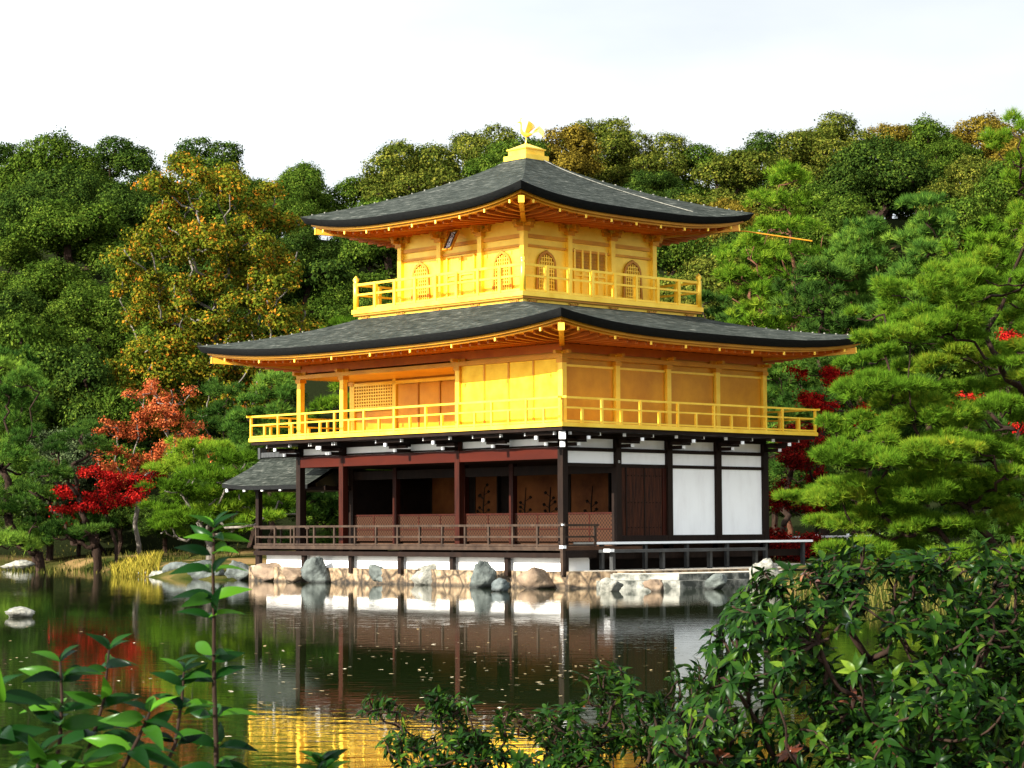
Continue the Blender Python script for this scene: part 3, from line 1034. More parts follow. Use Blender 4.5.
# closed block behind: V from 2.1, plus the front room at the near end
MB().box(B, WX - 0.05, 0.05, LY - 0.05, Z2, 6.62).build('second_floor_wall', 'gold', PAV)
MB().box(0.05, B - 0.002, 0.05, 2 * B, Z2, 6.62).build('front_room_wall', 'gold', PAV)
MB().box(0.0, WX, 0.0, LY, 6.40, 6.63).build('ceiling_frame', 'gold_shaded', PAV)
MB().box(-0.10, WX + 0.10, -0.10, LY + 0.10, 6.22, 6.34).build('tie_beam', 'gold', PAV)
MB().box(-0.02, WX + 0.02, -0.02, 2 * B, Z2 + 0.003, Z2 + 0.14).build('sill_beam', 'gold', PAV)
# shutters on the near half of the left face
for k in range(4):
    a = 0.12 + k * (2 * B - 0.2) / 4
    b = a + (2 * B - 0.2) / 4
    sh = MB().box(-0.01, 0.047, a + 0.03, b - 0.03, Z2 + 0.145, 6.215).build('shutter', 'gold_boards_lit', PAV)
    MB().box(-0.035, 0.045, b - 0.032, b + 0.028, Z2 + 0.142, 6.218).build('shutter_stile', 'gold', sh)
# right face: flat boards between columns
for k in range(4):
    a = k * B + 0.1
    pn = MB().box(a + 0.02, a + B - 0.22, 0.01, 0.047, Z2 + 0.145, 6.0).build('wall_panel', 'gold', PAV)
    MB().box(a, a + B - 0.2, -0.02, 0.046, 6.0, 6.06).build('panel_rail', 'gold_bright', pn)
def col2(x, y, z0_=Z2, z1_=6.39):
    c = MB().box(x - 0.085, x + 0.085, y - 0.085, y + 0.085, z0_, z1_).build('column', 'gold_bright', PAV)
    br = MB().box(x - 0.30, x + 0.30, y - 0.055, y + 0.055, 6.34, 6.43).box(x - 0.055, x + 0.055, y - 0.30, y + 0.30, 6.342, 6.432)
    br.box(x - 0.12, x + 0.12, y - 0.12, y + 0.12, 6.10, 6.21)
    br.build('bracket', 'gold', c)
for k in range(5): col2(k * B, 0)
for y in (2 * B, 9.45, LY): col2(0, y)
for k in range(1, 5): col2(k * B, LY)
for y in (B, 2 * B, 3 * B, 4 * B, LY - B): col2(WX, y)
# recessed wall: lattice window and doors at x = B
lw = MB().box(B - 0.05, B - 0.003, 9.50, LY - 0.12, 5.28, 6.10).build('lattice_window', 'gold_line', PAV)
lt = MB()
for k in range(17):
    y = 9.52 + (LY - 0.14 - 9.52) * k / 16
    lt.box(B - 0.085, B - 0.052, y - 0.022, y + 0.022, 5.28, 6.10)
for k in range(9):
    z = 5.30 + 0.78 * k / 8
    lt.box(B - 0.090, B - 0.056, 9.50, LY - 0.12, z - 0.02, z + 0.02)
lt.build('lattice', 'gold_bright', lw)
MB().box(B - 0.04, B - 0.004, 9.50, LY - 0.12, Z2 + 0.1, 5.24).build('wall_panel', 'gold', PAV)
for k in range(5):
    a = 4.35 + k * 1.0
    d_ = MB().box(B - 0.05, B - 0.004, a + 0.03, a + 0.95, Z2 + 0.1, 6.02).build('door', 'gold', PAV)
    MB().box(B - 0.08, B - 0.006, a - 0.03, a + 0.028, Z2 + 0.1, 6.05).build('door_stile', 'gold_line', d_)
MB().box(B - 0.10, B - 0.002, 2 * B, LY, 6.06, 6.16).build('lintel', 'gold_bright', PAV)
for y in (9.45, LY - 0.08):
    MB().box(B - 0.10, B + 0.06, y - 0.08, y + 0.08, Z2, 6.40).build('column', 'gold_bright', PAV)
q = O2 - 0.06
railing('lower_railing', [(-q, -q), (WX + q, -q), (WX + q, LY + q), (-q, LY + q), (-q, -q)], Z2 - 0.002, 5.07, 4.80, 0.032, 1.42, 'gold_bright', 'gold_bright', True, False, thick=0.045)

# ---- ground floor
ZD = 1.09
# plaster band and dark brackets under the balcony
MB().box(0.04, WX - 0.04, 0.04, LY - 0.04, 3.80, 4.186).build('plaster_band', 'white_plaster', PAV)
MB().box(-0.06, WX + 0.06, -0.06, LY + 0.06, 4.05, 4.187).build('wall_plate', 'dark_wood', PAV)
def kbr(x, y, dx, dy):
    b_ = MB()
    n_ = Vector((dx, dy, 0)); t_ = Vector((-dy, dx, 0)); c = Vector((x, y, 0))
    b_.beam(c + Vector((0, 0, 3.86)), c + n_ * 0.55 + Vector((0, 0, 3.86)), 0.085, 0.10)
    b_.beam(c + Vector((0, 0, 4.02)), c + n_ * 0.92 + Vector((0, 0, 4.02)), 0.09, 0.09)
    b_.beam(c + n_ * 0.45 - t_ * 0.38 + Vector((0, 0, 3.97)), c + n_ * 0.45 + t_ * 0.38 + Vector((0, 0, 3.97)), 0.09, 0.09)
    b_.beam(c + n_ * 0.80 - t_ * 0.55 + Vector((0, 0, 4.13)), c + n_ * 0.80 + t_ * 0.55 + Vector((0, 0, 4.13)), 0.08, 0.08)
    o = b_.build('eave_bracket', 'dark_wood', PAV)
    for p, w in ((c + n_ * 0.57 + Vector((0, 0, 3.86)), 0.075), (c + n_ * 0.94 + Vector((0, 0, 4.02)), 0.08)):
        MB().beam(p - n_ * 0.02, p + n_ * 0.03, w + 0.012, w + 0.012).build('bracket_tip', 'white_paint', o)
    for sg in (-1, 1):
        p = c + n_ * 0.80 + t_ * 0.56 * sg + Vector((0, 0, 4.13))
        MB().beam(p - t_ * 0.02, p + t_ * 0.02, 0.085, 0.085).build('bracket_tip', 'white_paint', o)
for k in range(5): kbr(k * B, -0.05, 0, -1)
for y in (0, B, 2 * B, 3 * B, 4.45 * B, 9.45, LY): kbr(-0.05, y, -1, 0)
b_ = MB().beam((0, 0, 4.0), (-0.92, -0.92, 4.06), 0.16, 0.18).build('corner_bracket', 'dark_wood', PAV)
MB().beam((-0.90, -0.90, 4.06), (-0.96, -0.96, 4.06), 0.18, 0.2).build('bracket_tip', 'white_paint', b_)
MB().beam((-0.60, -0.60, 3.84), (-0.66, -0.66, 3.84), 0.14, 0.15).build('bracket_tip', 'white_paint', b_)

def gcol(x, y, mat='dark_wood', z0_=0.50, z1_=4.05, r=0.10):
    MB().box(x - r, x + r, y - r, y + r, z0_, z1_).build('column', mat, PAV)
for k in range(5): gcol(k * B, 0)
for y in (4.2, 9.45): gcol(0, y, 'red_wood')
gcol(0, LY)
for y in (B, 2 * B, 3 * B, 9.45, LY): gcol(B, y, 'red_wood', 1.0, 3.6, 0.085)
for k in range(1, 5): gcol(k * B, LY)
for y in (B, 2 * B, 3 * B, 4 * B): gcol(WX, y)
MB().box(-0.09, 0.09, 0.10, LY - 0.10, 3.48, 3.80).build('main_beam', 'red_beam', PAV)
MB().box(-0.03, 0.05, 0.10, LY - 0.10, 3.815, 3.86).build('beam_shadow_line', 'dark_wood', PAV)
# white plaster strip above the opening, dark header, ceiling
MB().box(B - 0.04, B + 0.04, 0.10, LY - LY - 0.10, 3.39, 3.468).build('plaster_strip', 'white_plaster', PAV)
MB().box(B - 0.06, B + 0.06, 0.10, LY - 0.10, 3.12, 3.385).build('header', 'dark_wood', PAV)
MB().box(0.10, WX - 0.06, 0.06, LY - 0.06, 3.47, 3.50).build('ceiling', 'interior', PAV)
# rattan half-height panels along x = B
seg_y = [0.0, B, 2 * B, 3 * B, 9.45, LY]
for a, b in zip(seg_y, seg_y[1:]):
    a += 0.09; b -= 0.09
    n = max(1, round((b - a) / 1.0))
    pn = MB().box(B - 0.02, B + 0.02, a, b, ZD + 0.12, 1.98).build('half_shutter', 'rattan', PAV)
    fr = MB()
    for k in range(n + 1):
        y = a + (b - a) * k / n
        fr.box(B - 0.035, B + 0.03, y - 0.02, y + 0.02, ZD + 0.12, 1.98)
    fr.box(B - 0.04, B + 0.035, a, b, 1.98, 2.03).box(B - 0.04, B + 0.035, a, b, 1.55, 1.58)
    fr.build('shutter_frame', 'red_wood', pn)
# interior: floor, back wall with painted screens
MB().box(B + 0.1, WX - 0.1, 0.1, LY - 0.1, 0.95, 1.15).build('room_floor', 'deck_wood', PAV)
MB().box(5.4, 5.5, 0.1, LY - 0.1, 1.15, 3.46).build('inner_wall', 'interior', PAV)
def painted(a, b, plants):
    s_ = MB().box(5.28, 5.38, a, b, 1.30, 3.22).build('painted_screen', 'screen_gold', PAV)
    fr = MB().box(5.25, 5.39, a - 0.05, a, 1.25, 3.27).box(5.25, 5.39, b, b + 0.05, 1.25, 3.27)
    fr.build('screen_frame', 'ink', s_)
    rg = np.random.default_rng(int(a * 10) + 3)
    for py_ in plants:
        ink = MB()
        pts = [(5.262, py_, 1.7), (5.262, py_ + 0.04, 2.2), (5.262, py_ - 0.03, 2.85)]
        ink.tube(pts, [0.03, 0.025, 0.012], 5)
        for k in range(int(rg.integers(5, 10))):
            z = 1.9 + rg.uniform(0.07, 0.13) * k + rg.uniform(-0.03, 0.03)
            sg = 1 if k % 2 else -1
            ln = 0.28 * (1 - 0.04 * k) * rg.uniform(0.7, 1.1)
            c = Vector((5.262, py_, z)); t = Vector((5.262, py_ + sg * ln, z + 0.12))
            ink.beam(c, t, 0.012, 0.018)
            ink.tube([t + Vector((0, -0.05, 0)), t, t + Vector((0, 0.05, 0.02))], [0.02, 0.055, 0.02], 6)
        ink.build('painted_plant', 'ink', s_)
# screens on the far side of the room, facing the pond
for a, b, pl in ((3.4, 5.0, (4.1,)), (5.5, 7.4, (5.9, 7.0)), (8.3, 9.3, (8.9,)), (9.8, 11.4, ()), (0.3, 2.9, (1.2,))):
    painted(a, b, pl)

MB().box(B + 0.1, WX - 0.06, LY - 0.09, LY - 0.02, 1.1, 3.46).build('end_wall', 'interior', PAV)
# right face: doors and plaster
MB().box(0.12, WX - 0.1, -0.02, 0.05, 3.28, 3.37).build('head_beam', 'dark_wood', PAV)
MB().box(0.12, WX - 0.1, -0.03, 0.055, 3.70, 3.80).build('head_beam', 'dark_wood', PAV)
for k in range(4):
    a = k * B + 0.10; b = (k + 1) * B - 0.10
    MB().box(a, b, 0.02, 0.04, 3.372, 3.698).build('plaster_panel', 'white_plaster', PAV)
for k in (2, 3):
    a = k * B + 0.10; b = (k + 1) * B - 0.10
    MB().box(a, b, 0.015, 0.045, 1.38, 3.278).build('plaster_panel', 'white_plaster', PAV)
MB().box(B, WX + 0.1, -0.09, 0.08, 1.20, 1.378).build('base_beam', 'dark_wood', PAV)
# double doors with studs and lobed foot plates
for k in range(2):
    a = B + 0.34 + k * 0.75
    dr = MB().box(a, a + 0.72, -0.03, 0.03, 1.38, 3.27).build('door', 'door_wood', PAV)
    st = MB()
    for j in range(5):
        for z in (1.6, 2.3, 3.05):
            st.tube([(a + 0.08 + j * 0.14, -0.03, z), (a + 0.08 + j * 0.14, -0.055, z)], [0.02, 0.012], 6)
    st.build('door_studs', 'ink', dr)
    MB().box(a - 0.02, a + 0.02, -0.045, 0.035, 1.38, 3.27).build('door_edge', 'dark_wood', dr)
MB().box(B + 0.08, B + 0.32, -0.025, 0.03, 1.38, 3.27).build('side_board', 'door_wood', PAV)
MB().box(B + 1.85, 2 * B - 0.08, -0.025, 0.03, 1.38, 3.27).build('side_board', 'red_wood', PAV)
MB().box(B + 0.02, WX - 0.1, 0.05, 0.10, 1.15, 3.46).build('back_board', 'interior', PAV)
MB().box(B + 0.06, B + 0.12, 0.10, B + 0.1, 1.98, 2.0).build('inner_sill', 'dark_wood', PAV)

# verandah round the front
OV = 1.0
dk = MB().box(-OV, B - 0.03, -OV, LY + OV, 1.00, ZD).build('verandah_deck', 'deck_wood', PAV)
MB().box(-OV - 0.03, -OV + 0.10, -OV - 0.03, LY + OV + 0.03, 0.80, 0.93).build('verandah_beam', 'dark_wood', PAV)
MB().box(-OV - 0.025, -OV + 0.02, -OV - 0.025, LY + OV + 0.025, 0.995, ZD + 0.006).build('deck_edge', 'rail_wood', PAV)
MB().box(-OV + 0.105, 0.25, -OV - 0.03, -OV + 0.08, 0.80, 0.93).build('verandah_beam', 'dark_wood', PAV)
for k in range(7):
    y = -OV + 0.05 + k * (LY + 2 * OV - 0.1) / 6
    MB().box(-OV + 0.08, -OV + 0.2, y - 0.07, y + 0.07, 0.30, 0.80).build('stilt', 'dark_wood', PAV)
    MB().box(-OV + 0.12, 0.5, y - 0.05, y + 0.05, 0.93, 0.998).build('deck_joist', 'dark_wood', PAV)
rl = MB()
cs = [(0.25, -OV + 0.03), (-OV + 0.03, -OV + 0.03), (-OV + 0.03, LY + OV - 0.03)]
railing('verandah_railing', cs, ZD, 1.67, 1.36, 0.030, 0.96, 'rail_wood', 'rail_wood', False, False, thick=0.05, over=0.12)
vp = MB().box(-OV - 0.04, -OV + 0.06, -OV - 0.04, -OV + 0.06, 0.35, 1.74).build('corner_post', 'rail_wood', PAV)
MB().box(-OV - 0.055, -OV + 0.075, -OV - 0.055, -OV + 0.075, 1.05, 1.13).build('white_band', 'white_paint', vp)
MB().box(-OV - 0.055, -OV + 0.075, -OV - 0.055, -OV + 0.075, 1.66, 1.70).build('white_band', 'white_paint', vp)
# right-hand deck with the pale edge and its legs, and the long step in front
MB().box(0.28, WX + 1.0, -OV, -0.1, 1.135, 1.205).build('side_deck', 'grey_wood', PAV)
MB().box(0.28, WX + 1.0, -OV - 0.02, -OV, 1.15, 1.215).build('deck_lit_edge', 'white_paint', PAV)  # white strip standing in for the lit top edge of the deck
for k in range(6):
    x = 0.6 + k * (WX + 0.1) / 5
    MB().box(x - 0.05, x + 0.05, -OV + 0.08, -OV + 0.18, 0.45, 1.133).build('stilt', 'grey_wood', PAV)
MB().box(0.28, WX + 0.9, -0.75, -0.68, 0.75, 0.95).build('rear_beam', 'dark_wood', PAV)
stp = MB().box(0.15, 6.6, -1.62, -1.20, 0.93, 1.01).build('step', 'grey_wood', PAV)
MB().box(0.13, 0.30, -1.635, -1.4, 0.95, 1.03).build('step_cap', 'white_paint', stp)
for k in range(4):
    x = 0.45 + k * 1.95
    MB().box(x - 0.05, x + 0.05, -1.48, -1.36, 0.40, 0.93).build('step_leg', 'grey_wood', stp)
# plaster footing under the verandah and dark space under the house
MB().box(-0.70, 0.3, -0.70, LY + 0.8, 0.42, 0.795).build('footing', 'white_plaster', PAV)
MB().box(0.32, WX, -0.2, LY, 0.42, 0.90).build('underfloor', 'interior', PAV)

# fishing porch on the far left end
AY0, AY1, AX0, AX1 = LY + 0.1, LY + 3.6, 1.1, 2.9
an = MB()
for x in (AX0, AX1):
    for y in (LY + 1.3, AY1):
        MB().box(x - 0.08, x + 0.08, y - 0.08, y + 0.08, 0.05, 2.92).build('porch_post', 'dark_wood', PAV)
MB().box(AX0 - 0.1, AX1 + 0.1, AY0 - 0.1, AY1 + 0.15, 2.80, 2.93).build('porch_beam', 'dark_wood', PAV)
MB().box(AX0 - 0.1, AX1 + 0.1, LY + OV + 0.05, AY1 + 0.15, 0.98, 1.07).build('porch_deck', 'deck_wood', PAV)
railing('porch_railing', [(AX0, LY + 1.05), (AX0, AY1), (AX1, AY1)], 1.07, 1.62, 1.33, 0.028, 0.9, 'rail_wood', 'rail_wood', False, False, thick=0.045, over=0.1)


def porch_roof():
    xm = (AX0 + AX1) / 2
    hw = 1.65
    ya, yb = LY + 0.12, AY1 + 1.0
    def z(u, v):  # u -1..1 across, v along 0..1
        c = abs(u)
        base = 3.96 - (0.98) * c ** 0.82
        return base + 0.10 * c * max(0, (v - 0.6) / 0.4) ** 2
    top, bot = MB(), MB()
    nu, nv = 12, 10
    for mb_, dz in ((top, 0.0), (bot, -0.12)):
        vs = [(xm + hw * (-1 + 2 * i / nu), ya + (yb - 0.55 * 0 - ya) * j / nv - 0, z(-1 + 2 * i / nu, j / nv) + dz) for j in range(nv + 1) for i in range(nu + 1)]
        mb_.add(vs, [(j * (nu + 1) + i, j * (nu + 1) + i + 1, (j + 1) * (nu + 1) + i + 1, (j + 1) * (nu + 1) + i) for j in range(nv) for i in range(nu)])
    t = top.build('porch_roof', 'shingle', PAV, True)
    bot.build('porch_soffit', 'dark_wood', t)
    e = MB()
    n_ = nu + 1
    for mb_i in range(nu):
        a = top.v[nv * n_ + mb_i]; b = top.v[nv * n_ + mb_i + 1]
        e.add([a, b, (b[0], b[1], b[2] - 0.13), (a[0], a[1], a[2] - 0.13)], [(0, 1, 2, 3)])
    for i in (0, nu):
        for j in range(nv):
            a = top.v[j * n_ + i]; b = top.v[(j + 1) * n_ + i]
            e.add([a, b, (b[0], b[1], b[2] - 0.13), (a[0], a[1], a[2] - 0.13)], [(0, 1, 2, 3)])
    e.build('eave_edge', 'black_edge', t)
    MB().beam((xm, ya, 4.03), (xm, yb + 0.02, 4.03), 0.20, 0.16).build('ridge', 'grey_wood', t)
    MB().box(xm - 0.13, xm + 0.13, yb - 0.02, yb + 0.10, 3.90, 4.27).build('ridge_end', 'grey_wood', t)
    for k in range(5):
        y = ya + 0.5 + k * (yb - ya - 0.7) / 4
        for sg in (-1, 1):
            r_ = MB().beam((xm + sg * 0.95, y, 2.98), (xm + sg * 1.58, y, 2.86), 0.09, 0.09).build('porch_rafter', 'dark_wood', t)
            MB().beam((xm + sg * 1.57, y, 2.86), (xm + sg * 1.62, y, 2.85), 0.10, 0.10).build('rafter_cap', 'white_paint', r_)


porch_roof()

# ------------------------------------------------------------------ island, terrace, rocks
def prism(poly, z0, z1):
    n = len(poly)
    m_ = MB()
    m_.add([(p[0], p[1], z0) for p in poly] + [(p[0], p[1], z1) for p in poly],
           [tuple(range(n, 2 * n))] + [(i, (i + 1) % n, n + (i + 1) % n, n + i) for i in range(n)])
    return m_


def stonebank():
    mt, nt, N, K, b = newmat('stone_bank')
    tc = N.new('ShaderNodeTexCoord')
    v = N.new('ShaderNodeTexVoronoi'); v.inputs['Scale'].default_value = 0.9
    K.new(tc.outputs['Object'], v.inputs['Vector'])
    n = N.new('ShaderNodeTexNoise'); n.inputs['Scale'].default_value = 5.5; n.inputs['Detail'].default_value = 9
    K.new(tc.outputs['Object'], n.inputs['Vector'])
    r = ramp(nt, [(0.35, (0.05, 0.034, 0.020)), (0.5, (0.17, 0.115, 0.065)), (0.7, (0.32, 0.24, 0.15))])
    K.new(n.outputs['Fac'], r.inputs[0])
    v.feature = 'DISTANCE_TO_EDGE'; v.inputs['Scale'].default_value = 2.0
    jr = ramp(nt, [(0.0, (0.10, 0.09, 0.07)), (0.10, (1, 1, 1))])
    K.new(v.outputs['Distance'], jr.inputs[0])
    jm = N.new('ShaderNodeMixRGB'); jm.blend_type = 'MULTIPLY'; jm.inputs[0].default_value = 0.85
    K.new(r.outputs[0], jm.inputs[1]); K.new(jr.outputs[0], jm.inputs[2])
    K.new(jm.outputs[0], b.inputs['Base Color'])
    b.inputs['Roughness'].default_value = 0.9
    bp = N.new('ShaderNodeBump'); bp.inputs['Distance'].default_value = 0.05
    K.new(n.outputs['Fac'], bp.inputs['Height']); K.new(bp.outputs[0], b.inputs['Normal'])
    MATS['stone_bank'] = mt
stonebank()
wet_foot('stone_bank')
surf('gravel', (0.34, 0.30, 0.24), (0.62, 0.58, 0.50), 6, (1, 1, 1), 0.9, 0, 0.4, bscale=30)
surf('terrace_stone', (0.03, 0.034, 0.028), (0.26, 0.26, 0.23), 2.3, (1, 1, 1), 0.85, 0, 0.5, detail=10, lo=0.42, hi=0.60)

isl = []
rg = np.random.default_rng(4)
line = [(-0.75, LY + 1.6), (-0.92, LY), (-0.86, 9.4), (-0.95, 7.4), (-0.88, 5.2), (-0.95, 3.0), (-0.86, 1.2), (-0.92, -0.3), (-0.9, -1.2), (-0.3, -1.8)]
for (xa, ya), (xb, yb) in zip(line, line[1:]):
    for k in range(4):
        f = k / 4
        p = pav_world(xa + (xb - xa) * f + rg.normal() * 0.05, ya + (yb - ya) * f)
        isl.append((p.x, p.y))
for x, y in ((0.8, -2.3), (9.5, -2.6), (12.0, -1.0), (12, 12), (4, 14.5), (0.5, 14.2)):
    p = pav_world(x, y); isl.append((p.x, p.y))
tagp(prism(isl, -0.8, 0.44).build('island', 'stone_bank'), kind='structure')
tagp(prism([(p[0] * 1.0, p[1] + 0.5) for p in isl], 0.30, 0.452).build('gravel_bed', 'gravel'), kind='structure')
ta = [onwater(558, 586.5), onwater(600, 588.5), onwater(680, 588.5), onwater(750, 586.5)]
tl = [(p.x, p.y) for p in ta]
p1 = pav_world(9.8, -2.3); p2 = pav_world(0.0, -1.2)
terr = tl + [(p1.x, p1.y), (p2.x, p2.y)]
tagp(prism(terr, -0.5, 0.20).build('lower_ledge', 'terrace_stone'), kind='structure')
cen = np.array(terr).mean(axis=0)
terr2 = [(p[0] + (cen[0] - p[0]) * 0.02, p[1] + (0.32 if i < 4 else 0)) for i, p in enumerate(terr)]
tagp(prism(terr2, 0.205, 0.37).build('terrace', 'terrace_stone'), kind='structure')
terr3 = [(p[0] + (cen[0] - p[0]) * 0.025, p[1] + (0.02 if i < 4 else 0)) for i, p in enumerate(terr2)]
tagp(prism(terr3, 0.372, 0.385).build('terrace_top', 'gravel'), kind='structure')


def rock(px, py_base, w, h, label, mat, seed, depth=None, group=None, Y=None, squash=1.0):
    """boulder with its foot at the pixel's place on the water"""
    p = onwater(px, py_base)
    if Y: p = Vector((at(px, py_base, Y).x, Y, 0))
    rr = np.random.default_rng(seed)
    n1, n2 = 30, 20
    V, F = [], []
    dirs = []
    for j in range(n2 + 1):
        for i in range(n1):
            a, b = 2 * PI * i / n1, PI * j / n2
            dirs.append((math.sin(b) * math.cos(a), math.sin(b) * math.sin(a), math.cos(b)))
    D = np.array(dirs)
    planes = rr.normal(size=(13, 3)); planes /= np.linalg.norm(planes, axis=1, keepdims=True)
    offs = rr.uniform(0.5, 0.92, 13)
    rad = np.ones(len(D)) * 1.1
    for pl, o in zip(planes, offs):
        c = D @ pl
        rad = np.where(c > 0.2, np.minimum(rad, o / np.maximum(c, 0.2)), rad)
    rad *= 1 + 0.09 * vnoise(D, seed, 5) + 0.08 * vnoise(D, seed + 1, 15)
    d = depth or w * 0.8
    V = D * rad[:, None] * np.array([w / 2, d / 2, h / 1.7])
    V[:, 2] += h * 0.35
    F = [(j * n1 + i, j * n1 + (i + 1) % n1, (j + 1) * n1 + (i + 1) % n1, (j + 1) * n1 + i) for j in range(n2) for i in range(n1)]
    me = np_mesh('rock', V, np.array(F)[:, ::-1], smooth=False)
    o = link('rock', me, mat)
    p.y -= 0.25 if group else 0
    o.location = (p.x, p.y, max(-0.02, 0 if not Y else gz(p.x, p.y) - 0.05))
    tagp(o, label, 'rock', group)
    return o


RB = 'rocks set along the pavilion shore'
rock(22, 617, 0.72, 0.24, 'low pale speckled rock standing alone in the open water at the left', 'rock_pale', 3)
rock(210, 579, 1.5, 0.62, 'wide grey rock left of the porch railing, at the water line', 'rock_grey', 12, group=RB)
rock(180, 577, 1.2, 0.50, 'blue grey rock behind the tall foreground shoot, left of the widest shore rock', 'rock_grey', 5, group=RB)
rock(160, 577, 0.7, 0.25, 'small flat pale rock at the right end of the yellow reeds', 'rock_pale', 6, group=RB)
rock(146, 576, 0.55, 0.20, 'smallest pale rock lying against the yellow reeds', 'rock_pale', 7, group=RB)
rock(240, 580, 1.0, 0.72, 'grey upright rock under the left corner of the porch', 'rock_grey', 8, group=RB)
rock(272, 581, 1.05, 0.72, 'tan blocky rock at the left end of the white footing', 'rock_tan', 9, group=RB)
rock(293, 582, 0.75, 0.52, 'small reddish rock between the tan block and a grey stone under the verandah', 'rock_tan', 19, group=RB)
rock(317, 582.5, 0.85, 0.85, 'grey rock leaning under the second stilt of the verandah', 'rock_grey', 10, group=RB)
rock(382, 583.5, 1.05, 0.62, 'mottled grey green rock low under the verandah, between two tan stretches of bank', 'rock_grey', 11, group=RB)
rock(432, 584.5, 1.05, 0.78, 'squarish brownish grey rock under the middle of the verandah', 'rock_pale', 13, group=RB)
rock(481, 587, 0.75, 0.88, 'tall dark grey rock standing upright before the verandah', 'rock_grey', 14, group=RB)
rock(501, 591, 0.68, 0.36, 'low black wet rock in the water beside the tall grey one', 'rock_dark', 15, group=RB)
rock(537, 588, 1.0, 0.66, 'orange brown pointed rock just left of the verandah corner post', 'rock_tan', 16, group=RB)
rock(610, 591, 0.72, 0.42, 'pale rounded rock at the left of the ledge, nearest the verandah corner', 'rock_pale', 17, group=RB)
rock(655, 591, 0.64, 0.42, 'tan topped square rock before the middle of the stone ledge', 'rock_tan', 18, group=RB)
rock(717, 589, 0.68, 0.40, 'grey striped rock before the right half of the stone ledge', 'rock_grey', 21, group=RB)
rock(764, 587, 0.95, 0.82, 'big pale grey rock ending the ledge on the right', 'rock_pale', 22, group=RB)
rock(18, 566, 1.5, 0.42, 'flat pale stone on the left bank at the frame edge', 'rock_pale', 23, Y=91)

# ------------------------------------------------------------------ trees
def broadleaf_meshes(seed, R, H, nlobe, nleaf, leaf, lobe_r=(0.30, 0.48), flat=0.8):
    rng = np.random.default_rng(seed)
    lobes = []
    majors = [(np.array([0, 0, H - R * flat * 0.75]), R * rng.uniform(0.42, 0.55))]
    for k in range(rng.integers(5, 8)):
        a = 2 * PI * k / 6 + rng.normal() * 0.5
        rr = R * rng.uniform(0.35, 0.68)
        majors.append((np.array([math.cos(a) * rr, math.sin(a) * rr, H - R * flat * rng.uniform(0.75, 1.75)]), R * rng.uniform(0.26, 0.46)))
    for c0, r0_ in majors:
        for k in range(max(5, nlobe // len(majors))):
            d = rng.normal(size=3); d /= np.linalg.norm(d); d[2] = abs(d[2]) * 1.1 - 0.3
            r = r0_ * rng.uniform(0.28, 0.55)
            c = c0 + d * r0_ * np.array([1.15, 1.15, 0.85]) * rng.uniform(0.6, 1.0)
            lobes.append((c, np.array([r * 1.15, r * 1.15, r * rng.uniform(0.7, 0.9)])))
    P, Nn, tint = clustered(lobes, nleaf, rng, face=4.5, shell=0.22, bump=0.20)
    V, F = quad_leaves(P, Nn, leaf, rng, 0.5)
    crown = np_mesh('crown', V, F, tint)
    tg = [tuple(l[0]) for l in lobes]
    mb_ = grow((0, 0, -0.6), tg[::2], 0.03, 0.26, rng, 0.3, 0.65, pre=[(0.1, 0, H * 0.2), (0, 0.1, H * 0.4)], n=6)
    me = bpy.data.meshes.new('trunk')
    me.from_pydata(mb_.v, [], mb_.f)
    return crown, me


def make_tree(name, crown, trunk, loc, rz, scale, cmat, tmat, label, cat='tree', group=None):
    r = empty(name, loc, rz)
    r.scale = scale if isinstance(scale, tuple) else (scale,) * 3
    tagp(r, label, cat, group)
    for nm, me, mt in (('trunk', trunk, tmat), ('crown', crown, cmat)):
        if not me.materials: me.materials.append(MATS[mt])
        o = bpy.data.objects.new(nm, me)
        COL.objects.link(o)
        o.parent = r
        o.material_slots[0].link = 'OBJECT'
        o.material_slots[0].material = MATS[mt]
    ALL_TREES.append(r)
    return r


BL = [broadleaf_meshes(100 + i, 4.0, 9.2, 54 + 5 * i, 40000, 0.165, (0.15, 0.33)) for i in range(6)]
BT = [broadleaf_meshes(140 + i, 2.7, 10.3, 34, 24000, 0.165, (0.20, 0.34), 1.35) for i in range(2)]
NUMW = ['first', 'second', 'third', 'fourth', 'fifth', 'sixth', 'seventh', 'eighth', 'ninth', 'tenth', 'eleventh', 'twelfth', 'thirteenth', 'fourteenth', 'fifteenth', 'sixteenth', 'seventeenth', 'eighteenth', 'nineteenth', 'twentieth', 'twenty first', 'twenty second', 'twenty third', 'twenty fourth', 'twenty fifth', 'twenty sixth']
COLW = {'leaf_deep': 'dark green', 'leaf_green': 'mid green', 'leaf_olive': 'olive', 'leaf_tawny': 'brownish gold', 'leaf_grey': 'grey green'}
rows = [(174, 4.3, 'skyline row'), (165, 5.4, 'second row down'), (155, 5.6, 'third row down'), (144, 5.6, 'fourth row down'), (133, 5.6, 'fifth row down'), (122, 5.6, 'sixth row down'), (111, 5.4, 'lowest row')]
rg = np.random.default_rng(77)
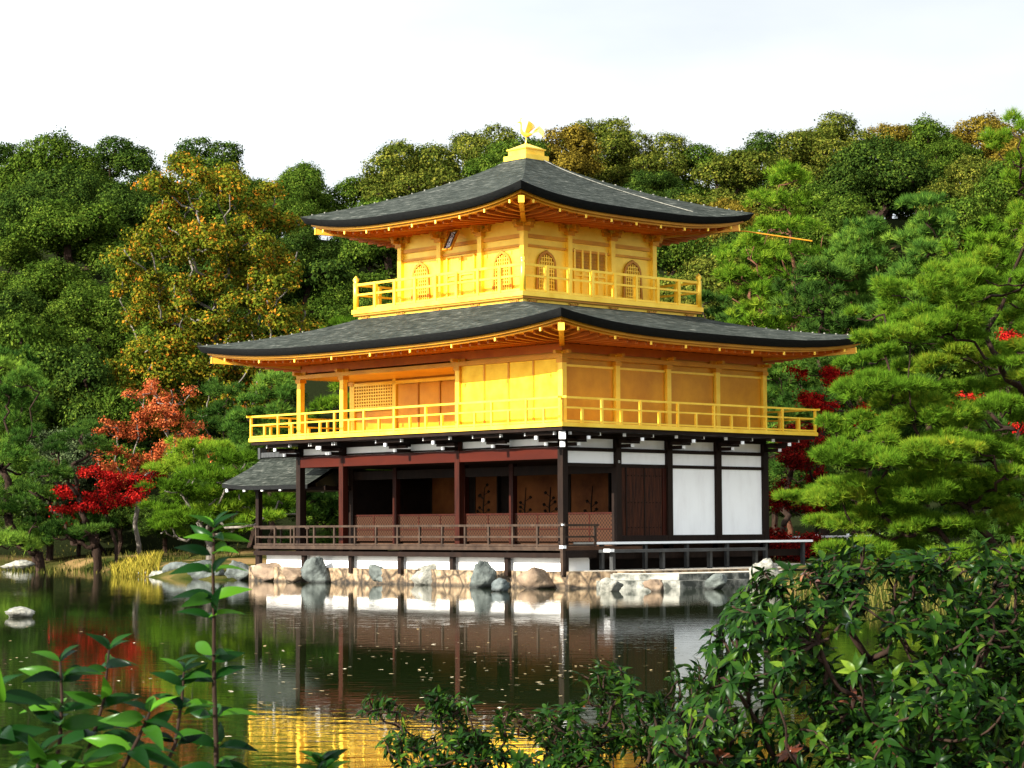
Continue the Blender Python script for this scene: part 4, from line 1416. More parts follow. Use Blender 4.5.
for ri, (Y, sp, rname) in enumerate(rows):
    half = Y * 512 / FPX + 3
    n = int(2 * half / sp)
    row = []
    for k in range(n + 1):
        x = -half + 2 * half * (k + 0.5 * (ri % 2)) / n + rg.normal() * 0.7
        y = Y + rg.normal() * 1.8
        s = rg.uniform(0.74, 1.2) if ri else rg.uniform(0.92, 1.12)
        row.append((512 + x / y * FPX, x, y, s, rg.random() < 0.12, rg.integers(6), rg.random(), rg.uniform(0, 6.28), rg.uniform(0.92, 1.10)))
    row.sort()
    k_in = 0
    for px, x, y, s, tall, mi, cr, rz, sz in row:
        if ri == 0 and 230 < px < 400: s *= 0.9
        # planting colours as the slope shows them
        if px < 130: pool = ['leaf_deep', 'leaf_deep', 'leaf_green', 'leaf_green', 'leaf_grey' if ri > 4 else 'leaf_green']
        elif px < 330: pool = ['leaf_deep', 'leaf_deep', 'leaf_green']
        elif px < 520: pool = ['leaf_green', 'leaf_olive', 'leaf_deep', 'leaf_olive'] if ri < 3 else ['leaf_deep', 'leaf_green']
        elif px < 760: pool = ['leaf_green', 'leaf_olive', 'leaf_deep', 'leaf_green', 'leaf_tawny'] if ri > 0 else ['leaf_green', 'leaf_green', 'leaf_olive']
        else: pool = ['leaf_olive', 'leaf_green', 'leaf_green', 'leaf_olive', 'leaf_tawny', 'leaf_deep'] if ri < 4 else ['leaf_deep', 'leaf_deep', 'leaf_green']
        cm = pool[int(cr * len(pool))]
        tall = tall and ri > 0
        me = BT[mi % 2] if tall else BL[mi]
        if ri >= 2 and 400 < px < 660: continue
        if px < -40 or px > 1064: continue
        shape = 'narrow' if tall else ('broad' if s > 0.98 else 'rounded')
        if px < 0 or px > 1024:
            lab = f"{COLW[cm]} {shape} tree cut by the {'left' if px < 0 else 'right'} frame edge, {rname} on the hill"
        else:
            k_in += 1
            lab = f'{COLW[cm]} {shape} tree, {NUMW[k_in - 1]} from left, {rname} on the hill'
        make_tree('broadleaf_tree', me[0], me[1], (x, y, gz(x, y) - 1.7), rz, (s * rg.uniform(0.9, 1.15), s, s * sz), cm, 'bark_dark', lab, 'tree', 'broadleaf trees on the wooded hill')


def loosen(bl, seed, n=4, k=0.5):
    rr = np.random.default_rng(seed)
    out = []
    for px, py, w, h, Y in bl:
        for _ in range(n):
            out.append((px + rr.normal() * w * 15, py + rr.normal() * h * 15, w * k * rr.uniform(0.6, 1.1), h * k * rr.uniform(0.35, 0.8), Y + rr.normal() * 0.5))
    return out


def special(name, root, blobs, nleaf, leaf, cmat, tmat, label, cat, seed, limb_r=0.22, tip=0.02, flat=0.55, shell=0.5, jitter=0.8, spread=0.25, ntw=3, group=None, pre=None):
    """tree shaped to its own outline: blobs are (px, py, half width m, half height m, distance)"""
    rng = np.random.default_rng(seed)
    base = Vector(root)
    lobes, tg = [], []
    for px, py, w, h, Y in blobs:
        c = at(px, py, Y) - base
        lobes.append((np.array(c), np.array([w, w * 0.9, h])))
        for k in range(ntw):
            tg.append(tuple(np.array(c) + rng.normal(size=3) * np.array([w, w, h]) * 0.45))
    P, Nn, tint = clustered(lobes, nleaf, rng, per=10, sig=leaf * 0.95, push=leaf * 1.1, shell=shell, cull=0.55, bump=spread)
    V, F = quad_leaves(P, Nn, leaf, rng, jitter * 0.7)
    r = empty(name, base)
    tagp(r, label, cat, group)
    pr = [Vector(p) - base for p in (pre or [])]
    tr = grow((0, 0, -0.2), tg, tip * 0.7, limb_r * 0.6, rng, 0.30, 0.72, pre=pr, n=6, wob=0.05, step_n=4)
    tr.build('trunk', tmat, r, True)
    link('crown', np_mesh('crown', V, F, tint), cmat, r)
    return r


# the great autumn-tinted tree left of the upper roof
b = at(215, 470, 104)
blobs = []
rg = np.random.default_rng(9)
outline = {180: (185, 235), 200: (160, 262), 225: (140, 280), 255: (130, 290), 285: (122, 300), 315: (125, 305), 345: (135, 300), 375: (110, 290), 405: (95, 275), 430: (95, 250)}
for py, (xa, xb) in outline.items():
    n = max(2, int((xb - xa) / 11))
    for k in range(n + 1):
        px = xa + (xb - xa) * k / n + rg.normal() * 4
        blobs.append((px + rg.normal() * 5, py + rg.normal() * 9, rg.uniform(0.35, 0.95), rg.uniform(0.3, 0.7), 101 + rg.uniform(-2.4, 2.4)))
bb_ = list(blobs)
special('autumn_tree', (b.x, 104, gz(b.x, 104)), blobs, 130000, 0.145, 'leaf_autumn', 'bark_grey', 'large olive and orange autumn tree with pale bare limbs showing, left of the upper roof', 'tree', 31, limb_r=0.45, tip=0.03, shell=0.95,
        pre=[(b.x + 0.2, 104, gz(b.x, 104) + 3), tuple(at(215, 400, 103)), tuple(at(208, 350, 102))], ntw=2, spread=0.3)

# maples
b = at(140, 555, 88)
bl = []
for px, py, w, h in ((150, 385, 0.5, 0.35), (138, 396, 0.4, 0.3), (165, 400, 0.6, 0.3), (185, 392, 0.5, 0.25), (150, 415, 0.9, 0.4), (178, 415, 0.7, 0.3), (128, 430, 0.8, 0.4), (160, 435, 1.0, 0.45), (185, 440, 0.7, 0.4), (120, 455, 0.7, 0.4), (148, 458, 1.0, 0.5), (176, 462, 0.8, 0.4), (115, 475, 0.6, 0.4), (138, 482, 0.8, 0.4), (108, 423, 0.4, 0.2), (190, 425, 0.5, 0.25)):
    bl.append((px, py, w, h, 87 + rg.uniform(-1, 1)))
special('maple_tree', (b.x, 88, gz(b.x, 88)), loosen(bl, 1, 5, 0.45), 11000, 0.105, 'leaf_rust', 'bark_grey', 'orange red feathery maple on the left bank, tallest of the red trees', 'tree', 33, limb_r=0.16, tip=0.012, shell=0.9, spread=0.5, ntw=1)
b = at(118, 556, 85)
bl = []
for px, py, w, h in ((85, 472, 0.7, 0.16), (60, 490, 0.6, 0.18), (80, 500, 0.7, 0.22), (105, 490, 0.8, 0.25), (65, 510, 0.5, 0.2), (95, 508, 0.6, 0.2), (128, 480, 0.9, 0.4), (140, 492, 0.7, 0.35), (118, 500, 0.7, 0.3), (72, 522, 0.4, 0.16), (50, 466, 0.25, 0.12), (150, 475, 0.6, 0.3)):
    bl.append((px, py, w, h, 85 + rg.uniform(-0.8, 0.8)))
special('maple_tree', (b.x, 85, gz(b.x, 85)), loosen(bl, 2, 4, 0.5), 10000, 0.10, 'leaf_crimson', 'bark_dark', 'scarlet low spreading maple on the left bank below the orange one', 'tree', 34, limb_r=0.12, tip=0.012, shell=0.8, spread=0.5)
b = at(800, 545, 76)
bl = []
for k in range(20):
    bl.append((rg.uniform(768, 820), rg.uniform(428, 510), rg.uniform(0.35, 0.7), rg.uniform(0.25, 0.45), 76 + rg.uniform(-1.2, 1.2)))
special('maple_tree', (b.x, 76, gz(b.x, 76)), loosen(bl, 3, 3, 0.6), 15000, 0.09, 'leaf_wine', 'bark_dark', 'dark wine red maple showing between the white panels and the big pine', 'tree', 35, limb_r=0.14, tip=0.012, shell=0.9)
b = at(850, 530, 70)
bl = []
for px, py, w, h in ((833, 375, 0.42, 0.3), (842, 383, 0.35, 0.25), (828, 368, 0.2, 0.2), (812, 402, 0.35, 0.2), (825, 408, 0.4, 0.18), (845, 412, 0.5, 0.2), (868, 418, 0.5, 0.2), (802, 400, 0.2, 0.2), (885, 420, 0.35, 0.18), (800, 372, 0.2, 0.2)):
    bl.append((px, py, w, h, 68 + rg.uniform(-0.5, 0.5)))
special('maple_tree', (b.x, 69, gz(b.x, 69)), loosen(bl, 4, 3, 0.6), 5500, 0.085, 'leaf_crimson', 'bark_dark', 'bright red maple sprays beside the right end of the gold balcony', 'tree', 36, limb_r=0.10, tip=0.01, shell=0.9, spread=0.4)
b = at(985, 540, 58)
bl = []
for px, py, w, h in ((972, 400, 0.35, 0.25), (960, 406, 0.3, 0.15), (1008, 338, 0.28, 0.12), (1016, 345, 0.2, 0.10), (1020, 428, 0.22, 0.12)):
    bl.append((px, py, w, h, 58 + rg.uniform(-0.5, 0.5)))
special('maple_tree', (b.x, 58, gz(b.x, 58)), bl, 2600, 0.08, 'leaf_crimson', 'bark_dark', 'red maple glimpsed through the big pine near the right frame edge', 'tree', 37, limb_r=0.10, tip=0.01, shell=0.9, spread=0.4)
# low red and green bushes behind the right deck
for px, Y, w, h, cm, lab in ((775, 72, 0.9, 0.7, 'leaf_wine', 'low dull red bush just right of the last white panel'), (812, 71, 0.9, 0.55, 'leaf_wine', 'low dull red bush under the wine red maple, beside the pale rail'),
                             (850, 69, 1.2, 0.5, 'leaf_deep', 'low dark green bush behind the pale rail'), (905, 66, 1.5, 0.7, 'leaf_deep', 'dark green bush under the big pine')):
    b = at(px, 540, Y)
    g0 = gz(b.x, Y)
    bb = [(px + k * 12, 527 - (g0 + h * 0.9 - CAM_Z) / Y * FPX + 6 * (k % 2), w * 0.55, h * 0.55, Y) for k in (-1, 0, 1)]
    special('bush', (b.x, Y, g0), bb, 4500, 0.10, cm, 'bark_dark', lab, 'bush', int(px), limb_r=0.04, tip=0.008, shell=0.9)

# ---- pines
def needles(C, D, rng, n, length, width, spread=0.9):
    """tufts at C pointing D: n thin needles each"""
    m_ = len(C)
    C = np.repeat(C, n, axis=0)
    D = np.repeat(D, n, axis=0) + rng.normal(size=(m_ * n, 3)) * spread * 0.55
    D /= np.linalg.norm(D, axis=1, keepdims=True)
    s = np.cross(D, rng.normal(size=D.shape))
    s /= np.linalg.norm(s, axis=1, keepdims=True) + 1e-9
    ln = (length * rng.uniform(0.65, 1.15, len(D)))[:, None]
    V = np.empty((len(D), 3, 3))
    V[:, 0] = C - s * width * 0.5
    V[:, 1] = C + s * width * 0.5
    V[:, 2] = C + D * ln
    return V.reshape(-1, 3), np.arange(len(D) * 3).reshape(-1, 3)


def pads_pine(name, base, pads, rng, cmat, tmat, label, tufts, nn, nl, nw, limb_r, tip=0.02, pre=None, group=None, local=False, ntw=3, density=1.0):
    r = empty(name, base)
    tagp(r, label, 'pine', group)
    base = Vector(base)
    Cs, Ds, Ts, tg = [], [], [], []
    for c, w, d, h in pads:
        c = np.array(Vector(c) - base)
        m_ = int(tufts * 2.6 * w * d * density)
        # a pad: a flat cushion broken into small sprays
        nspray = max(5, int(8 * w * d / 0.6))
        sa = rng.uniform(0, 2 * PI, nspray); sr = np.sqrt(rng.random(nspray))
        S = np.stack([np.cos(sa) * sr * w, np.sin(sa) * sr * d, (1 - sr ** 2) * h * 0.6 + rng.normal(size=nspray) * h * 0.28], -1)
        idx = rng.integers(nspray, size=m_)
        q = rng.normal(size=(m_, 3)); q /= np.linalg.norm(q, axis=1, keepdims=True)
        q[:, 2] = np.abs(q[:, 2]) * np.where(rng.random(m_) < 0.82, 1, -0.5)
        rad = min(w, d) * 0.30
        P = S[idx] + q * np.array([rad, rad, h * 0.42]) * (0.55 + 0.45 * rng.random(m_))[:, None]
        D = q * 0.7 + np.array([0, 0, 0.75]) + rng.normal(size=(m_, 3)) * 0.2
        out = S[idx] / np.array([w, d, 1.0]); out[:, 2] = 0
        D += out * 0.5
        Cs.append(P + c); Ds.append(D)
        Ts.append(np.clip(0.5 + 0.14 * rng.normal() + rng.normal(size=m_) * 0.13, 0, 1))
        for k in range(ntw):
            s_ = S[rng.integers(nspray)] * 0.8
            tg.append(tuple(c + s_ + np.array([0, 0, -h * 0.35])))
    C = np.vstack(Cs); D = np.vstack(Ds); D /= np.linalg.norm(D, axis=1, keepdims=True)
    V, F = needles(C, D, rng, nn, nl, nw)
    tint = np.repeat(np.concatenate(Ts), nn) + rng.normal(size=len(F)) * 0.07
    pr = [Vector(p) - base for p in (pre or [])]
    mb_ = grow((0, 0, -0.3), tg, tip * 0.5, limb_r * 0.75, rng, 0.25, 0.75, pre=pr, n=7, wob=0.06, step_n=4)
    mb_.build('trunk', tmat, r, True)
    link('crown', np_mesh('crown', V, F, np.clip(tint, 0, 1)), cmat, r)
    return r


rg = np.random.default_rng(21)
# the big pine at the right, between the camera and the pavilion's right end
PADS = [(1010, 140, 25, 20), (1016, 190, 26, 18), (1012, 225, 24, 14), (1040, 160, 30, 20), (1050, 250, 40, 20),
        (985, 272, 42, 18), (925, 298, 44, 18), (1005, 305, 34, 14), (945, 328, 55, 17), (872, 362, 36, 11), (898, 342, 40, 14), (882, 392, 50, 14), (960, 366, 45, 14), (1005, 388, 35, 14),
        (850, 428, 40, 15), (925, 422, 52, 17), (1000, 418, 38, 16), (835, 465, 40, 15), (905, 462, 52, 16), (975, 458, 50, 17), (800, 500, 28, 8), (850, 500, 46, 14), (920, 497, 52, 15), (990, 495, 45, 16),
        (865, 530, 50, 13), (940, 533, 52, 13), (1010, 528, 36, 14), (850, 553, 36, 11), (905, 560, 60, 14), (975, 562, 50, 14), (845, 578, 28, 10), (1060, 330, 40, 18), (1060, 400, 40, 18), (1060, 470, 40, 18), (1055, 540, 40, 18),
        (870, 318, 26, 10), (965, 300, 30, 12), (1030, 350, 24, 10), (880, 445, 30, 10), (955, 395, 35, 12), (945, 480, 36, 11), (890, 515, 34, 10)]
for k in range(32):
    py_ = rg.uniform(275, 575)
    xl = np.interp(py_, [270, 300, 340, 380, 430, 470, 500, 540, 580], [985, 910, 885, 855, 835, 830, 800, 835, 850])
    PADS.append((rg.uniform(xl + 30, 1060), py_, rg.uniform(26, 42), rg.uniform(8, 11)))
pads = []
for px, py, hw, hh in PADS:
    Y = 50 + rg.uniform(-2.6, 2.6)
    if py < 260: Y = 48 + rg.uniform(-1, 1)
    w = hw / FPX * Y
    pads.append((tuple(at(px, py, Y)), w, w * rg.uniform(0.9, 1.2), hh / FPX * Y * 1.05))
b = at(1048, 600, 50)
pads_pine('pine_tree', (b.x, 50, gz(b.x, 50)), pads, rg, 'needle_yellow', 'bark_dark', 'big layered green and yellow pine filling the right side, covering the lower roof tip', 330, 11, 0.19, 0.016, 0.26, 0.02,
          pre=[tuple(at(1040, 540, 50)), tuple(at(1030, 500, 50)), tuple(at(1042, 440, 50.4)), tuple(at(1022, 392, 50)), tuple(at(1000, 362, 49.6)), tuple(at(985, 335, 49.8)), tuple(at(1008, 290, 49.8)), tuple(at(1030, 220, 49))], ntw=3)


def auto_pine(px, top, bot, hw, Y, cmat, tmat, label, seed, levels=9, hh=9, conic=0.6, tuf=60, nl=0.30, nw=0.035, base_py=None, group=None, trunk_r=0.16, bend=0.0):
    rng = np.random.default_rng(seed)
    base = at(px + bend, 540, Y)
    g0 = gz(base.x, Y)
    pads = []
    for k in range(levels):
        f = k / (levels - 1)
        py = top + (bot - top) * f
        ww = hw * rng.uniform(0.75, 1.15) * (1 - conic + conic * math.sqrt(f + 0.05)) * (0.75 if k == 0 else 1)
        n = max(1, int(round(ww / 17)))
        for j in range(n * 2):
            a = rng.uniform(0, 2 * PI)
            rr = ww * (rng.uniform(0.25, 0.9) if k else rng.uniform(0, 0.4))
            x = px + math.cos(a) * rr
            YY = Y + math.sin(a) * rr / FPX * Y
            pw = rng.uniform(14, 24) / FPX * Y
            pads.append((tuple(at(x, py + rng.normal() * hh * 0.35, YY)), pw, pw, rng.uniform(0.8, 1.3) * hh / FPX * Y))
    t1 = at(px, top + 6, Y)
    pr = []
    for k in range(1, 8):
        f = k / 8
        p = Vector((base.x, Y, g0)).lerp(t1, f) + Vector(rng.normal(size=3)) * 0.08
        pr.append(tuple(p))
    return pads_pine('pine_tree', (base.x, Y, g0), pads, rng, cmat, tmat, label, tuf, 10, nl, nw, trunk_r, 0.02, pre=pr, group=group, ntw=2)


# tall conifers behind the right half of the roofs
auto_pine(790, 182, 345, 40, 92, 'needle_bright', 'bark_red', 'tall flat topped pine with bare reddish trunk just right of the upper roof', 51, levels=8, conic=0.1, tuf=48)
auto_pine(755, 245, 345, 44, 88, 'needle_bright', 'bark_red', 'bright green pine with reddish trunk, closest to the right tip of the upper roof', 52, levels=7, conic=0.4, tuf=55)
auto_pine(860, 232, 350, 46, 84, 'needle_blue', 'bark_red', 'soft bluish green conifer between the tall layered pine and the big right pine', 53, levels=9, conic=0.6, tuf=70)
auto_pine(925, 206, 350, 56, 80, 'needle_blue', 'bark_dark', 'wide blue green conifer with pointed top above the big right pine', 54, levels=10, conic=0.6, tuf=70)
auto_pine(985, 235, 350, 46, 76, 'needle_bright', 'bark_dark', 'light green pine behind the right edge, next to the wide conifer', 55, levels=8, conic=0.5, tuf=70)
auto_pine(820, 275, 420, 44, 82, 'needle_dark', 'bark_dark', 'darker pine directly behind the right tip of the lower roof', 56, levels=9, conic=0.3, tuf=60)
auto_pine(715, 300, 420, 38, 90, 'needle_dark', 'bark_dark', 'dark pine mostly hidden behind the right half of the lower roof', 57, levels=7, conic=0.3, tuf=50)
auto_pine(785, 345, 470, 40, 84, 'needle_blue', 'bark_dark', 'blue green pine behind the right end of the gold balcony', 58, levels=9, conic=0.2, tuf=60)
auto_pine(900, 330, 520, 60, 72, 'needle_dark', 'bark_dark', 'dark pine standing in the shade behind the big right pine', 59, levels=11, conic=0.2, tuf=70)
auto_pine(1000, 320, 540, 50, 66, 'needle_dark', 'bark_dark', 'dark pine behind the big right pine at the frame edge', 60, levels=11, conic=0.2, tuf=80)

# left bank pines
PL = [(200, 452, 30, 8), (225, 462, 28, 8), (175, 470, 30, 9), (210, 480, 34, 9), (165, 492, 26, 9), (195, 500, 34, 9), (235, 492, 26, 8), (160, 512, 20, 8), (185, 520, 30, 9), (225, 515, 28, 8), (165, 532, 22, 8), (250, 505, 22, 8), (270, 500, 22, 8), (285, 512, 20, 8), (265, 520, 22, 8), (240, 530, 20, 7)]
pads = []
for px, py, hw, hh in PL:
    Y = 81 + rg.uniform(-1.6, 1.6)
    w = hw / FPX * Y
    pads.append((tuple(at(px, py, Y)), w, w, hh / FPX * Y * 1.2))
b = at(212, 556, 81)
pads_pine('pine_tree', (b.x, 81, gz(b.x, 81)), pads, rg, 'needle_bright', 'bark_grey', 'bright green layered pine on the bank, left of the small porch', 110, 11, 0.26, 0.026, 0.20, 0.02, pre=[tuple(at(206, 535, 81)), tuple(at(198, 515, 81))])
PL = [(78, 440, 26, 8), (92, 432, 20, 7), (60, 452, 20, 8), (100, 450, 20, 7), (45, 475, 22, 9), (70, 478, 20, 8), (30, 492, 22, 9), (48, 500, 20, 8), (85, 525, 30, 8), (100, 533, 22, 7), (60, 535, 22, 8), (40, 530, 18, 8)]
pads = []
for px, py, hw, hh in PL:
    Y = 84 + rg.uniform(-1.0, 1.0)
    w = hw / FPX * Y
    pads.append((tuple(at(px, py, Y)), w, w, hh / FPX * Y * 1.2))
b = at(102, 562, 85)
pads_pine('pine_tree', (b.x, 85, gz(b.x, 85)), pads, rg, 'needle_dark', 'bark_dark', 'small cloud pruned pine with dark leaning trunk in front of the scarlet maple', 100, 11, 0.20, 0.030, 0.22, 0.02, pre=[tuple(at(95, 548, 84.6)), tuple(at(86, 525, 84.4)), tuple(at(78, 495, 84.2)), tuple(at(72, 465, 84))])
PL = [(0, 372, 30, 14), (22, 385, 26, 12), (-10, 400, 34, 14), (20, 410, 28, 12), (5, 432, 34, 14), (30, 440, 20, 10), (-5, 462, 36, 14), (25, 470, 24, 11), (5, 490, 30, 12), (25, 510, 22, 10), (0, 520, 32, 12), (30, 540, 26, 9), (5, 545, 30, 9), (-30, 440, 30, 20), (-30, 500, 30, 20), (15, 360, 18, 10)]
pads = []
for px, py, hw, hh in PL:
    Y = 86 + rg.uniform(-1.6, 1.6)
    w = hw / FPX * Y
    pads.append((tuple(at(px, py, Y)), w, w, hh / FPX * Y * 1.2))
b = at(46, 562, 86)
pads_pine('pine_tree', (b.x, 86, gz(b.x, 86)), pads, rg, 'needle_blue', 'bark_dark', 'dark bluish pine on a strongly slanting trunk at the left frame edge', 90, 11, 0.26, 0.030, 0.26, 0.02, pre=[tuple(at(38, 553, 86)), tuple(at(18, 543, 86)), tuple(at(8, 515, 86)), tuple(at(2, 470, 86)), tuple(at(4, 420, 86))])
auto_pine(270, 385, 480, 42, 92, 'needle_blue', 'bark_dark', 'soft green pine seen past the left end of the gold balcony', 61, levels=7, conic=0.2, tuf=60)
auto_pine(225, 400, 500, 36, 95, 'needle_dark', 'bark_dark', 'dark pine behind the orange red maple and the bright layered pine', 62, levels=8, conic=0.2, tuf=60)
auto_pine(330, 470, 545, 46, 84, 'needle_dark', 'bark_dark', 'dark pine seen through the open ground floor behind the porch', 63, levels=6, conic=0.1, tuf=60)
auto_pine(355, 330, 470, 40, 96, 'needle_bright', 'bark_dark', 'green pine visible between the gold columns of the open balcony corner', 64, levels=8, conic=0.2, tuf=50)

# undergrowth closing the foot of the wood: mid-height trees on the left bank
for i, (px, top, Y, s, cm, lab) in enumerate((
        (30, 300, 100, 1.0, 'leaf_green', 'mid green tree above the dark bluish pine at the left edge'),
        (75, 330, 99, 0.95, 'leaf_deep', 'dark tree between the left edge and the autumn tree'),
        (100, 370, 97, 0.85, 'leaf_green', 'green tree below the autumn tree, left of the orange maple'),
        (255, 395, 98, 0.8, 'leaf_olive', 'olive tree under the left tip of the lower roof'),
        (50, 415, 95, 0.7, 'leaf_grey', 'grey green small tree above the cloud pruned pine'),
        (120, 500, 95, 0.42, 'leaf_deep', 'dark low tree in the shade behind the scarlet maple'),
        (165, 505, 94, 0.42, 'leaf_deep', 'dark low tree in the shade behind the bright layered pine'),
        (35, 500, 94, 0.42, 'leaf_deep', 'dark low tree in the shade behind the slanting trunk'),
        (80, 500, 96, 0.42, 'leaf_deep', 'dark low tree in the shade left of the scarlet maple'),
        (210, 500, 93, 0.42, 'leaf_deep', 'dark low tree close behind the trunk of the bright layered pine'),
        (300, 470, 95, 0.6, 'leaf_deep', 'dark tree behind the small porch roof'),
        (775, 455, 92, 0.6, 'leaf_deep', 'dark low tree behind the wine red maple'),
        (825, 440, 94, 0.7, 'leaf_deep', 'dark tree behind the wine red maple and the big pine'),
        (720, 440, 95, 0.7, 'leaf_deep', 'dark tree hidden behind the white panelled corner'),
        (345, 480, 92, 0.5, 'leaf_green', 'green low tree seen through the ground floor corner'))):
    ztop = (527.3 - top) / FPX * Y + CAM_Z
    x = (px - 512) / FPX * Y
    g0 = gz(x, Y)
    me = BL[i % 6]
    sz = max(0.3, (ztop - g0) / 9.2)
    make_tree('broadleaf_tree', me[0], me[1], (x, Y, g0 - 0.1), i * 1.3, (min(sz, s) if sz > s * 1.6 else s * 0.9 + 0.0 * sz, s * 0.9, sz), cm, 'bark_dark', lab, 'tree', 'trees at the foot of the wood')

# pale rail behind the right deck
fx = empty('low_fence')
pa, pb = at(758, 530, 74), at(880, 530, 69)
fx.location = (pa.x, pa.y, 0)
tagp(fx, 'low pale rail fence behind the right hand deck, under the wine red maple', 'fence')
ga, gb = gz(pa.x, pa.y), gz(pb.x, pb.y)
A_, B_ = Vector((0, 0, ga)), Vector((pb.x - pa.x, pb.y - pa.y, gb))
MB().beam(A_ + Vector((0, 0, 0.72)), B_ + Vector((0, 0, 0.72)), 0.07, 0.06).build('rail', 'white_paint', fx)
for k in range(5):
    p = A_.lerp(B_, k / 4)
    MB().tube([p + Vector((0, 0, -0.1)), p + Vector((0, 0, 0.80))], 0.045, 8).build('post', 'white_paint', fx)

# ------------------------------------------------------------------ reeds, shore grass, floating leaves
def blades(n, place, hmin, hmax, w, rng, lean=0.35):
    P = np.array([place(rng) for _ in range(n)])
    h = rng.uniform(hmin, hmax, n)[:, None]
    a = rng.uniform(0, 2 * PI, n)
    ld = np.stack([np.cos(a), np.sin(a), np.zeros(n)], -1)
    s = np.stack([-np.sin(a * 1.7), np.cos(a * 1.7), np.zeros(n)], -1)
    V = np.empty((n, 5, 3))
    upz = np.array([0, 0, 1.0])
    V[:, 0] = P - s * w / 2; V[:, 1] = P + s * w / 2
    mid = P + upz * h * 0.6 + ld * h * lean * 0.3
    V[:, 2] = mid + s * w * 0.4; V[:, 3] = P + upz * h + ld * h * lean; V[:, 4] = mid - s * w * 0.4
    return V.reshape(-1, 3), np.arange(n * 5).reshape(n, 5)


rng = np.random.default_rng(55)
def reed_place(r):
    p = onwater(r.uniform(112, 160), r.uniform(572.5, 577))
    return (p.x, p.y, max(-0.05, gz(p.x, p.y) - 0.05))
V, F = blades(1000, reed_place, 0.2, 0.55, 0.03, rng)
tagp(link('reeds', np_mesh('reeds', V, F, rng.random(len(F))), 'reed_leaf'), 'yellow reeds standing at the water edge on the left bank', 'reeds', kind='stuff')
def shore_place(r):
    p = onwater(r.uniform(-20, 240), r.uniform(561, 573))
    return (p.x, p.y, max(-0.04, gz(p.x, p.y) - 0.03))
V, F = blades(3000, shore_place, 0.06, 0.26, 0.03, rng)
tagp(link('shore_grass', np_mesh('shore_grass', V, F, rng.random(len(F))), 'grass_leaf'), 'rough green and straw grass along the left shore', 'grass', kind='stuff')
def rshore(r):
    y = r.uniform(20, 56)
    p = onwater(0, 600)
    x = np.interp(y, [24, 32, 41, 52, 60], [14, 10.0, 8.2, 7.4, 6.9]) + r.uniform(-0.6, 3.0)
    return (x, y, max(-0.04, gz(x, y) - 0.03))
V, F = blades(6000, rshore, 0.15, 0.5, 0.03, rng)
tagp(link('bank_grass', np_mesh('bank_grass', V, F, rng.random(len(F))), 'grass_leaf'), 'rough grass along the right shore behind the foreground shrub', 'grass', kind='stuff')

n = 380
px = np.where(rng.random(n) < 0.6, rng.normal(500, 100, n), rng.uniform(0, 700, n))
py = np.where(rng.random(n) < 0.6, rng.normal(665, 22, n), rng.uniform(625, 740, n))
P = np.array([tuple(onwater(a, b_, 0.006)) for a, b_ in zip(px, py)])
Nn = np.tile([0, 0, 1.0], (n, 1))
V, F = quad_leaves(P, Nn, 0.06, rng, 0.06, 0.6)
tagp(link('floating_leaves', np_mesh('floating_leaves', V, F, rng.random(n)), 'pond_leaf'), 'fallen leaves scattered on the open water', 'leaves', kind='stuff')

# ------------------------------------------------------------------ foreground shrubs
def leaf_template(nseg=5, width=0.36, fold=0.10, curl=0.25):
    V = []
    for i in range(nseg + 1):
        t = i / nseg
        hw = width * 0.5 * (math.sin(PI * t ** 0.80) ** 0.95 if 0 < t < 1 else 0.0)
        z = -curl * t * t
        V += [(-hw, t, z + fold * hw * 2), (0, t, z), (hw, t, z + fold * hw * 2)]
    F = []
    for i in range(nseg):
        a = i * 3
        F += [(a, a + 1, a + 4, a + 3), (a + 1, a + 2, a + 5, a + 4)]
    return np.array(V), np.array(F)


def place_leaves(P, D, Uv, L_, tmpl, rng):
    """leaf blades rooted at P pointing D with upper side near Uv"""
    TV, TF = tmpl
    D = D / np.linalg.norm(D, axis=1, keepdims=True)
    S = np.cross(D, Uv); S /= np.linalg.norm(S, axis=1, keepdims=True) + 1e-9
    N_ = np.cross(S, D)
    n = len(P)
    V = (P[:, None, :] + L_[:, None, None] * (TV[None, :, 0:1] * S[:, None, :] + TV[None, :, 1:2] * D[:, None, :] + TV[None, :, 2:3] * N_[:, None, :]))
    F = TF[None] + (np.arange(n) * len(TV))[:, None, None]
    return V.reshape(-1, 3), F.reshape(-1, 4)


